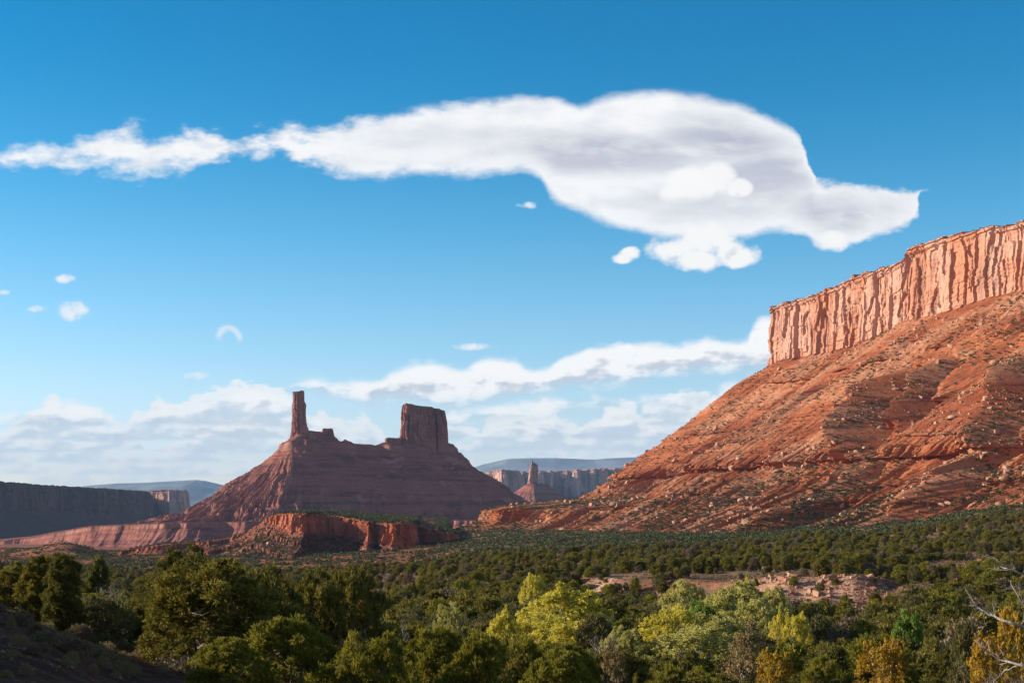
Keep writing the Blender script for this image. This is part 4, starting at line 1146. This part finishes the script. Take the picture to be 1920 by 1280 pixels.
# mid-distance
for i in range(6):
    proto('jm%d' % i, ['round','egg','cone','flat','egg','round'][i], 140+i, [4.8,4.0,3.0,5.2,4.4,3.4][i], [4.0,4.6,4.8,3.6,4.4,4.2][i], .35, 120, 14, 4, .34, .15, 'juniper_leaf', Jb, .2, dead=3, rcf=.125)
proto('js', 'round', 155, 4.0, 3.2, .3, 100, 14, 4, .28, .12, 'sage_leaf', Jb, .14, dead=6, rcf=.12)
proto('jy', 'round', 156, 4.6, 4.0, .4, 110, 14, 4, .30, .15, 'olive_leaf', Jb, .16, dead=3, rcf=.12)
for i in range(2):
    proto('jb%d' % i, ['round','egg'][i], 150+i, 4.4, 4.2, .4, 110, 14, 4, .30, .12, 'brown_leaf', Jb, .16, dead=8, rcf=.12)
# cottonwoods
for i, (k, lm) in enumerate([('round','yellow_leaf'),('flat','yellow_leaf'),('round','pale_leaf'),('flat','pale_leaf')]):
    proto('cw%d' % i, k, 160+i, 8.5, 9.0, 1.4, 190, 17, 9, .20, .17, lm, Cb, .34, nlimb=15, round_=True, rcf=.078)
proto('cg', 'round', 170, 6.0, 5.5, .8, 150, 14, 8, .20, .17, 'green_leaf', Cb, .2, nlimb=9, round_=True, rcf=.10)
proto('go', 'egg', 171, 5.0, 5.5, .6, 130, 12, 7, .17, .14, 'gold_leaf', Cb, .16, nlimb=12, round_=True, rcf=.10, dead=6)
proto('gt', 'round', 172, 5.0, 5.0, .6, 120, 11, 6, .17, .14, 'tan_leaf', Cb, .16, nlimb=14, round_=True, rcf=.10, dead=10)
proto('gb', 'round', 173, 5.0, 4.6, .5, 130, 13, 7, .16, .12, 'brown_leaf', Jb, .16, nlimb=12, rcf=.11, dead=8)

def place(name, key, x, y, W, H, rz=None, sink=.12):
    c, t, w0, h0 = PROTO[key]
    e = empty(name, (x, y, float(gz(x, y))-sink), random.uniform(0, 6.28) if rz is None else rz)
    e.scale = (W/w0, W/w0, H/h0)
    for nm, d in (('crown', c), ('trunk', t)):
        o = bpy.data.objects.new(nm, d); COL.objects.link(o); o.parent = e
    return e
def place_px(name, key, px, top, Y, wpx, label, cat, rz=None, group=None, wk=1.0):
    x = (px-960)/F*Y; z = float(gz(x, Y)); H = (HZ-top)/F*Y - z; W = wpx/F*Y*wk
    o = place(name, key, x, Y, W, max(H, .5)*.99, rz); tag(o, label, cat, group); TAKEN.append((x, Y, W*.42)); return o
TAKEN = []
# --- individually described trees: name, proto, px, top row, distance, width px, label
LM = [
 ('juniper','jc0',118,1037,62,72,'pointed dark juniper, tallest of the clump on the left slope'),
 ('juniper','jc1',78,1052,66,80,'narrow juniper leaning against the left side of the pointed dark one'),
 ('juniper','jn3',22,1062,80,90,'dark juniper cut by the left edge of the view'),
 ('juniper','jm2',186,1062,105,60,'small upright juniper behind the pointed dark one, on its right'),
 ('juniper','jn1',345,1032,74,140,'bright topped juniper rising behind the biggest round juniper'),
 ('juniper','jn0',395,1058,58,265,'biggest round juniper with many rounded heaps of foliage, left of middle'),
 ('juniper','jn2',492,1072,66,180,'broad juniper joined to the right flank of the biggest round one'),
 ('juniper','jn3',300,1085,82,120,'lower yellowish juniper at the left foot of the biggest round one'),
 ('juniper','jn1',590,1082,70,120,'grey twigged juniper between the broad one and the shaded one'),
 ('juniper','jn0',662,1080,80,130,'tall shaded juniper, darkest tree left of the yellow cottonwoods'),
 ('juniper','jo0',545,1166,44,190,'light olive juniper in front of the biggest round one'),
 ('juniper','jo1',430,1195,42,130,'light olive bushy juniper lowest on the left, beside the stony patch'),
 ('juniper','jo2',690,1203,42,150,'light olive juniper cut by the bottom edge, left of middle'),
 ('juniper','jo1',815,1180,50,130,'twin-topped olive juniper near the bottom, left of middle'),
 ('juniper','jo0',890,1208,44,130,'olive juniper cut by the bottom edge just left of the middle'),
 ('juniper','jo1',1050,1222,46,130,'olive juniper in front of the big yellow cottonwood'),
 ('cottonwood','cw0',1062,1104,138,150,'biggest bright yellow cottonwood, centre of the wood'),
 ('cottonwood','cw1',1008,1150,128,110,'low left half of the bright yellow cottonwood pair'),
 ('cottonwood','cw1',1075,1165,122,130,'yellow cottonwood bulging below and in front of the biggest one'),
 ('cottonwood','cw0',941,1146,118,66,'narrow yellow green cottonwood just left of the bright pair'),
 ('cottonwood','cw1',1001,1079,205,40,'small round yellow cottonwood standing alone above and behind the biggest one'),
 ('cottonwood','cw2',846,1133,140,52,'small pale yellow green cottonwood between dark junipers left of middle'),
 ('cottonwood','cw2',1385,1094,160,110,'tall pale yellow cottonwood in front of the gravel bank'),
 ('cottonwood','cw3',1345,1112,150,90,'pale green cottonwood joined to the left of the tall pale one'),
 ('cottonwood','cw3',1287,1088,180,70,'dull green rounded cottonwood at the left end of the pale group'),
 ('cottonwood','cg',1318,1136,140,62,'fresh green broad-leaved tree in the pale cottonwood group'),
 ('cottonwood','cw0',1402,1086,190,36,'little golden yellow cottonwood top behind the tall pale one'),
 ('cottonwood','cw2',1450,1104,165,56,'pale olive cottonwood just right of the tall pale one'),
 ('cottonwood','cw3',1300,1175,110,140,'wide pale cottonwood below the fresh green tree'),
 ('cottonwood','cw2',1350,1150,125,100,'pale glittering cottonwood in the lower middle of the pale group'),
 ('cottonwood','cw3',1415,1128,135,90,'broad pale cottonwood low on the right side of the pale group'),
 ('cottonwood','cw1',1262,1140,128,84,'yellow green cottonwood at the left foot of the pale group'),
 ('cottonwood','cw2',1172,1176,112,70,'pale cottonwood between the bright pair and the pale group'),
 ('cottonwood','cw0',1462,1147,130,40,'thin yellow sapling right of the pale group, among dark junipers'),
 ('cottonwood','cw1',1497,1152,128,44,'second thin yellow sapling right of the pale group'),
 ('tree','gt',1400,1185,100,90,'pinkish tan leafed tree under the pale cottonwood group'),
 ('tree','go',1452,1218,82,70,'short golden brown tree near the bottom, below the tan leafed one'),
 ('tree','gt',1152,1219,84,56,'small pinkish tan bush tree right of the biggest yellow cottonwood'),
 ('tree','gb',1118,1160,118,90,'dull olive brown tree against the right side of the biggest yellow cottonwood'),
 ('tree','go',1655,1200,84,96,'golden brown leafed tree near the bottom, right of middle'),
 ('tree','cg',1705,1154,120,64,'light green broad-leaved tree beside the bare dark tree'),
 ('tree','go',1902,1143,72,74,'bright orange gold tree at the right edge behind bare branches'),
 ('tree','go',1862,1186,66,90,'yellow brown tree at lower right behind bare branches'),
 ('tree','gb',1810,1180,74,60,'thin yellowish tree just left of the orange gold one'),
]
for nm, key, px, top, Y, w, lab in LM:
    place_px(nm, key, px, top, Y, w*(1.32 if nm == 'cottonwood' else 1.1), lab, 'cottonwood' if nm == 'cottonwood' else 'juniper' if nm == 'juniper' else 'tree')

# --- the wood: junipers one by one, farthest as a mass
g = np.random.default_rng(77)
cand = []
for _ in range(26000):
    Y = 44*(470/44)**(g.uniform()**.80); px = g.uniform(-140, 2060); cand.append((px, Y))
cell = {}
def ok_space(x, y, r):
    ix, iy = int(x//6), int(y//6)
    for a in range(ix-1, ix+2):
        for b in range(iy-1, iy+2):
            for (qx, qy, qr) in cell.get((a, b), ()):
                if (qx-x)**2+(qy-y)**2 < (r+qr)**2: return False
    return True
def put_cell(x, y, r): cell.setdefault((int(x//6), int(y//6)), []).append((x, y, r))
for t in TAKEN: put_cell(*t)
TOPLIM = lambda px, Y: np.interp(px, [-100,0,180,250,300,560,640,720,900,1000,1250,1500,1700,1830,1920,2100],
                                     [1045,1062,1085,1100,1090,1085,1085,1150,1185,1200,1212,1200,1185,1165,1165,1160]) if Y < 100 else \
                      np.interp(px, [-100,0,560,700,900,1100,1250,1500,1640,1800,1920], [1040,1058,1078,1096,1105,1110,1135,1150,1130,1090,1070]) if Y < 165 else 1036
LMV = [(px, top, Y, w) for _, _, px, top, Y, w, _ in LM]
trees = []
for px, Y in cand:
    x = (px-960)/F*Y
    H = float(np.clip(g.lognormal(1.2, .28), 1.8, 5.4)) if Y < 250 else float(np.clip(g.lognormal(.92, .34), 1.2, 4.4))
    W = H*g.uniform(.75, 1.2)
    # open slope at lower left, gravel bank, thin places
    if px < 330 and Y < 62: continue
    if px < 430 and Y < 52: continue
    bl = bank_line(float(px))
    if (1060 < px < 1140 or 1370 < px < 1670) and -58 < Y-bl < 14:
        if g.uniform() > .13: continue
        H *= .62; W *= .7
    elif Y > 250 and fbm(np.array([x*.02]), np.array([Y*.02]), 3, 301)[0] < np.interp(Y,[250,330],[-.25,.06]): continue
    r = W*.40
    if not ok_space(x, Y, r*(.86 if Y < 250 else .92)): continue
    z = float(gz(x, Y)); top = HZ-F*(z+H)/Y
    lim = TOPLIM(px, Y)
    if top < lim:
        H2 = (HZ-lim)/F*Y - z
        if H2 < 1.3: continue
        H = H2*g.uniform(.88, 1.0); W = min(W, H*1.35); top = HZ-F*(z+H)/Y
    # keep the described trees in sight
    hide = False
    for (qx, qt, qY, qw) in LMV:
        if Y < qY and abs(px-qx) < qw*.5+W/Y*F*.42:
            vis = 46 if qY > 100 else 60
            if qY > 100 and top < qt+vis: hide = True; break
            if qY <= 100 and top < qt+ (HZ-F*(gz_base(np.array((qx-960)/F*qY), np.array(qY)))/qY-qt)*.6: hide = True; break
    if hide: continue
    put_cell(x, Y, r); trees.append((px, Y, x, z, W, H, top))
trees.sort(key=lambda t: t[1])
vis = [t for t in trees if -30 < t[0] < 1950]
NIND = 292-sum(1 for a in LM if a[0] == 'juniper')
ind = set(id(t) for t in vis[:NIND])
YL = vis[NIND-1][1]
ZONES = [(330,'on the dark slope at the far left'),(560,'around the biggest round juniper'),(780,'between the shaded juniper and the pale little cottonwood'),(960,'in front of and left of the yellow cottonwoods'),
         (1180,'around the big yellow cottonwoods'),(1290,'in the gap between the yellow and the pale cottonwoods'),(1480,'around the pale cottonwood group'),(1640,'right of the pale cottonwood group, below the gravel bank'),(1800,'around the bare dark tree'),(9999,'beside the bare branches at the right edge')]
for i, t in enumerate(trees):
    px, Y, x, z, W, H, top = t
    if id(t) not in ind and Y > YL: continue
    if not (-30 < px < 1950) and Y > 150: continue
    brown = g.uniform() < .10
    ol = g.uniform() < (.6 if Y < 62 else .3)
    if brown: key = 'jb%d' % g.integers(2); kind = 'thin olive brown'
    elif Y < 95: key = ('jo%d' % g.integers(3)) if ol else ['jn0','jn1','jn2','jn3','jc0','jc1'][g.integers(6)]; kind = 'light olive' if ol else ('narrow upright dark' if key[1] == 'c' else 'rounded dark')
    else: key = 'jm%d' % g.integers(6); kind = 'narrow upright dark' if key in ('jm2','jm5') else 'rounded dark'
    o = place('juniper', key, x, Y, W, H)
    zn = [b for a, b in ZONES if px < a][0]
    row = 'in the nearest rows' if Y < 75 else 'in the middle rows' if Y < 115 else 'in the rear rows'
    lab = '%s juniper %s %s' % (kind, row, zn.replace('the ', '', 0))
    w = lab.split()
    if len(w) > 16: lab = '%s juniper, %s' % (kind, zn)
    tag(o, lab, 'juniper', 'alike: '+lab)
far = [t for t in trees if id(t) not in ind and t[1] > YL and -140 < t[0] < 2060]

def instancer(name, pts, protos, mat=None):
    """one counted-as-stuff object whose points carry whole trees"""
    pcol = bpy.data.collections.new(name+' kinds')
    for k in protos:
        c, t, w0, h0 = PROTO[k]
        # joined copy of crown and trunk
        me = c.copy(); n0 = len(me.vertices)
        co = np.empty(n0*3, np.float32); me.vertices.foreach_get('co', co); co = co.reshape(-1,3)/np.array([w0,w0,h0])
        m2 = me
        m2.vertices.foreach_set('co', co.ravel().astype(np.float32)); m2.update()
        ob = bpy.data.objects.new('kind', m2); pcol.objects.link(ob)
    n = len(pts); me = bpy.data.meshes.new(name); me.vertices.add(n)
    co = np.array([(p[2], p[1], p[3]-.1) for p in pts], np.float32); me.vertices.foreach_set('co', co.ravel())
    gg = np.random.default_rng(5)
    a = me.attributes.new('siz', 'FLOAT_VECTOR', 'POINT'); a.data.foreach_set('vector', np.array([(p[4], p[4], p[5]) for p in pts], np.float32).ravel())
    a = me.attributes.new('turn', 'FLOAT_VECTOR', 'POINT'); a.data.foreach_set('vector', np.stack([np.zeros(n), np.zeros(n), gg.uniform(0, 6.28, n)], 1).astype(np.float32).ravel())
    a = me.attributes.new('pick', 'INT', 'POINT'); a.data.foreach_set('value', gg.integers(0, len(protos), n).astype(np.int32))
    ob = bpy.data.objects.new(name, me); COL.objects.link(ob)
    ng = bpy.data.node_groups.new(name, 'GeometryNodeTree'); ng.is_modifier = True
    ng.interface.new_socket('Geometry', in_out='INPUT', socket_type='NodeSocketGeometry'); ng.interface.new_socket('Geometry', in_out='OUTPUT', socket_type='NodeSocketGeometry')
    N = ng.nodes; L = ng.links
    gi = N.new('NodeGroupInput'); go = N.new('NodeGroupOutput'); iop = N.new('GeometryNodeInstanceOnPoints'); ci = N.new('GeometryNodeCollectionInfo')
    ci.inputs['Collection'].default_value = pcol; ci.inputs['Separate Children'].default_value = True; ci.inputs['Reset Children'].default_value = True
    def na(nm, ty):
        q = N.new('GeometryNodeInputNamedAttribute'); q.data_type = ty; q.inputs['Name'].default_value = nm; return q.outputs['Attribute']
    L.new(gi.outputs[0], iop.inputs['Points']); L.new(ci.outputs[0], iop.inputs['Instance']); iop.inputs['Pick Instance'].default_value = True
    L.new(na('pick', 'INT'), iop.inputs['Instance Index']); L.new(na('siz', 'FLOAT_VECTOR'), iop.inputs['Scale'])
    e2r = N.new('FunctionNodeEulerToRotation'); L.new(na('turn', 'FLOAT_VECTOR'), e2r.inputs[0]); L.new(e2r.outputs[0], iop.inputs['Rotation'])
    L.new(iop.outputs[0], go.inputs[0])
    md = ob.modifiers.new('trees', 'NODES'); md.node_group = ng
    tag(ob, kind='stuff'); return ob
instancer('juniper_woodland', far, ['jm0','jm1','jm2','jm3','jm4','jm5','jy','js','jy','jb0','jb1'])
# middle distance continues with the same trees to where they shrink to dots
x, Y, px = plain_pts(9000, 430, 900, 55, .85)
k = (rng.uniform(size=len(x)) < forest_density(x, Y, px)*np.interp(Y, [430,600,900], [.35,.5,.7])); x, Y, px = x[k], Y[k], px[k]
z = gz(x, Y); hh = np.clip(rng.lognormal(.85,.36,len(x)), 1.1, 4.4); ww = hh*rng.uniform(.8,1.25,len(x))
instancer('juniper_woodland', [(px[i], Y[i], x[i], z[i], ww[i], hh[i], 0) for i in range(len(x))], ['jm0','jm1','jm3','jm4','jm5','js','jb0','jy'])

# ------------------------------------------------------------ bare trees and snags
def bare_np(g, base, d, L, r, depth, kids=(2,4), up=.12, spread=.75, parts=None, seg=6):
    base = np.array(base, float); d = np.array(d, float); d /= np.linalg.norm(d)
    n = 7; p = [base]; cur = d.copy()
    for i in range(n-1):
        cur = cur + g.normal(size=3)*.16; cur[2] += up*.12; cur /= np.linalg.norm(cur); p.append(p[-1]+cur*L/(n-1))
    p = np.array(p); parts.append(tube_np(p, np.linspace(r, r*.55 if depth else r*.15, n), max(seg, 3)))
    if depth == 0: return
    for _ in range(g.integers(*kids)+1):
        t = g.integers(2, n); dd = cur + g.normal(size=3)*spread; dd[2] += up
        bare_np(g, p[t], dd, L*g.uniform(.5,.85), r*.55*g.uniform(.7,1), depth-1, kids, up, spread, parts, seg-1)
def bare_tree(name, px, py, Y, L, r, mat, label, seed, depth=4, up=.25, d=(0,0,1), spread=.75, kids=(2,4), cat='dead tree'):
    g = np.random.default_rng(seed); parts = []
    x = (px-960)/F*Y; z = float(gz(x, Y))-.1 if py is None else (HZ-py)/F*Y
    bare_np(g, (0,0,0), d, L, r, depth, kids, up, spread, parts)
    V, Q = join_np([parts[0]]); e = empty(name, (x, Y, z))
    mesh_np('trunk', V, Q, M[mat], e, smooth=True)
    V, Q = join_np(parts[1:]); mesh_np('branch', V, Q, M[mat], e, smooth=True)
    tag(e, label, cat); return e
bare_tree('dead_tree', 1788, None, 96, 3.1, .26, 'dark dead wood', 'bare dark dead tree with a spread fan of crooked branches at lower right', 3, 5, .28, (.1,0,1), .7, (3,5))
bare_tree('dead_tree', 770, None, 112, 2.9, .13, 'bleached dead wood', 'small bleached white dead tree rising from dark junipers left of middle', 8, 4, .3, (.2,0,1), .8)
bare_tree('dead_tree', 172, None, 98, 2.2, .09, 'bleached dead wood', 'small grey bare tree between the pointed and the biggest round juniper', 12, 5, .3, (.1,0,1), .6, (3,5))
bare_tree('dead_tree', 722, None, 62, 2.4, .10, 'bleached dead wood', 'thin white snag between the shaded and the twin-topped juniper', 14, 4, .25, (-.2,0,1), .8)
bare_tree('dead_tree', 1120, None, 104, 2.9, .10, 'bleached dead wood', 'thin pale snag right of the biggest yellow cottonwood', 17, 4, .25, (.3,0,1), .8)
# near bare tree whose branches reach in from the right edge
def near_bare():
    Y = 27.0; g = np.random.default_rng(5)
    x = (2075-960)/F*Y; zb = float(gz(x, Y))
    e = empty('dead_tree', (x, Y, zb-.1)); parts = []
    tp = np.array([(0,0,0),(.03,0,.8),(-.05,.05,1.5),(.05,0,2.3),(.12,0,3.1)]); parts.append(tube_np(tp, [.17,.14,.12,.09,.05], 9))
    V, Q = join_np(parts); mesh_np('trunk', V, Q, M['bleached dead wood'], e, smooth=True)
    def pt(px, py, dy=0): return np.array([(px-960)/F*Y-x, dy, (HZ-py)/F*Y-(zb-.1)])
    limbs = [([(2070,1215),(1985,1200),(1930,1178),(1890,1166),(1860,1152),(1832,1135)], .05),
             ([(2070,1262),(2000,1262),(1950,1262),(1915,1244),(1880,1238),(1850,1218),(1832,1196)], .042),
             ([(2070,1100),(1990,1098),(1940,1092),(1900,1070),(1880,1062)], .030),
             ([(2070,1130),(1990,1120),(1930,1104),(1896,1094)], .024),
             ([(1985,1200),(1950,1160),(1925,1145),(1903,1120),(1898,1090)], .022),
             ([(1915,1244),(1890,1262),(1862,1276),(1850,1290)], .018),
             ([(2000,1262),(1950,1290),(1925,1275),(1890,1274)], .02)]
    for L, r in limbs:
        bp = []
        P3 = np.array([pt(a, b, .25*math.sin(i*1.7)) for i, (a, b) in enumerate(L)])
        t = np.linspace(0, len(L)-1, 22); pp = np.stack([np.interp(t, range(len(L)), P3[:,k]) for k in range(3)], 1)
        pp += g.normal(size=pp.shape)*.009
        bp.append(tube_np(pp, np.linspace(r, r*.22, 22), 7))
        for _ in range(9):
            i = g.integers(6, 21); d = pp[i]-pp[i-1]; d = d/np.linalg.norm(d)+g.normal(size=3)*.75; d[2] += .2
            bare_np(g, pp[i], d, g.uniform(.12,.42), r*.22, 1, (1,3), .1, .7, bp, 4)
        V, Q = join_np(bp); mesh_np('branch', V, Q, M['bleached dead wood'], e, smooth=True)
    tag(e, 'nearest bare dead tree whose pale branches reach in from the right edge', 'dead tree')
near_bare()

# ------------------------------------------------------------ shrubs on the near slope
def shrub_mesh(seed, n, leafmat, dens=1.0, ll=.07, lw=.02, open_=.8):
    g = np.random.default_rng(seed)
    V, Q, T = [], [], []; parts = []
    d = g.normal(size=(n,3)); d[:,2] = np.abs(d[:,2])+.35; d /= np.linalg.norm(d, axis=1)[:,None]
    L = g.uniform(.6,1.0,n)*.62
    C = d*L[:,None]*.8; C[:,2] *= .9
    v, q, t = crown_np(g, C, np.full(n, .17), 7, int(6*dens), ll, lw, .5, d, jit=.35)
    for i in range(0, n, 3): parts.append(limb(g, (0,0,-.05), C[i]*1.1, .014, .003, .12, 5, 3))
    tv, tq = join_np(parts)
    return mesh_np('foliage', v, q, M[leafmat], link=False, attrs={'tone':('FACE', t)}).data, mesh_np('stem', tv, tq, M[Jb], link=False).data
SH = {'sage': [shrub_mesh(200+i, 90, 'sage_leaf', 1.2) for i in range(3)], 'brush': [shrub_mesh(210, 120, 'brush_leaf', 1.4, .10, .014)], 'twig': [shrub_mesh(220, 70, 'tan_leaf', .5), shrub_mesh(221, 60, 'tan_leaf', .7)]}
def shrub(kind, px, base, wpx, hpx, label, group=None, Y=None):
    if Y is None:      # find the distance at which the ground is seen at this row
        ys = np.linspace(14, 130, 400); xs = (px-960)/F*ys; rows = HZ-F*gz(xs, ys)/ys
        k = np.where(rows <= base)[0]; Y = float(ys[k[0]]) if len(k) else 60.0
    x = (px-960)/F*Y; e = empty('shrub', (x, Y, float(gz(x, Y))-.03), random.uniform(0,6.28))
    W = wpx/F*Y; H = hpx/F*Y; a, b = random.choice(SH[kind]); e.scale = (W/1.25, W/1.25, H/.72)
    for nm, dd in (('foliage', a), ('stem', b)):
        o = bpy.data.objects.new(nm, dd); COL.objects.link(o); o.parent = e
    tag(e, label, 'shrub', group); return e
for kd, px, base, w, h, lab in [
 ('sage',82,1206,66,34,'round grey sagebrush on the bare slope below the pointed juniper'),
 ('sage',40,1172,60,30,'grey sagebrush at the crest of the slope near the left edge'),
 ('twig',12,1135,50,34,'pale dry shrub at the left edge beside the junipers'),
 ('twig',206,1236,40,40,'thin dry shrub standing on the stony slope, middle of it'),
 ('brush',196,1150,40,34,'rounded yellow green bush right of the pointed dark juniper'),
 ('sage',226,1150,52,34,'low grey sagebrush touching the yellow green bush'),
 ('sage',150,1142,60,34,'grey sagebrush under the right side of the pointed juniper'),
 ('sage',136,1225,84,36,'dark sagebrush in the shade at the middle of the near slope'),
 ('twig',256,1226,46,30,'small tan dry shrub near the foot of the stony slope'),
 ('sage',268,1170,60,40,'grey shrub against the biggest round juniper, on its left'),
 ('twig',26,1235,40,22,'tiny dry shrub low on the slope near the left edge'),
 ('brush',352,1262,70,44,'olive shrub at the foot of the slope beside the light olive juniper')]:
    shrub(kd, px, base, w, h, lab)
gg = np.random.default_rng(31)
for i in range(56):
    px = gg.uniform(-20, 380); base = gg.uniform(1140, 1275)
    shrub('sage' if gg.uniform() < .25 else 'twig', px, base, gg.uniform(22,56), gg.uniform(14,34), 'small shaded shrub scattered on the dark near slope', 'small shrubs on the dark near slope')
# pale stones on the near slope and a sparse litter
def near_stones():
    n = 2600; px = gg.uniform(-40, 420, n); Y = 17*(70/17)**gg.uniform(size=n); x = (px-960)/F*Y
    c = fbm(x*.25, Y*.2, 3, 61) > .0; x, Y = x[c], Y[c]
    p = np.stack([x, Y, gz(x, Y)+.01], -1); s = np.minimum(.020*(gg.pareto(2.2, len(x))+1), .12)
    v, q, t = rocks_np(p, s, 71)
    m, nt = new_mat('pale limestone chips'); finish(nt, mix(attr('tone'), (.10,.052,.028), (.27,.18,.11)), .9, spec=.1)
    tag(mesh_np('gravel', v, q, m, attrs={'tone':('FACE', t)}), kind='stuff')
near_stones()
# grey sage and bushes filling the floor between the trees
x, Y, px = plain_pts(5200, 48, 430, 88, .8)
k = ~((px < 330) & (Y < 62)); x, Y, px = x[k], Y[k], px[k]
r = rng.uniform(.35,.95,len(x)); pu = np.stack([x,Y,gz(x,Y)],-1); nr = Y < 95
parts = [bushes_np(pu[nr], r[nr], r[nr]*1.1, 260, 91, .11), bushes_np(pu[~nr], r[~nr], r[~nr]*1.1, 60, 92, .26)]
add_rocks('undergrowth', parts, M['sage_leaf'])
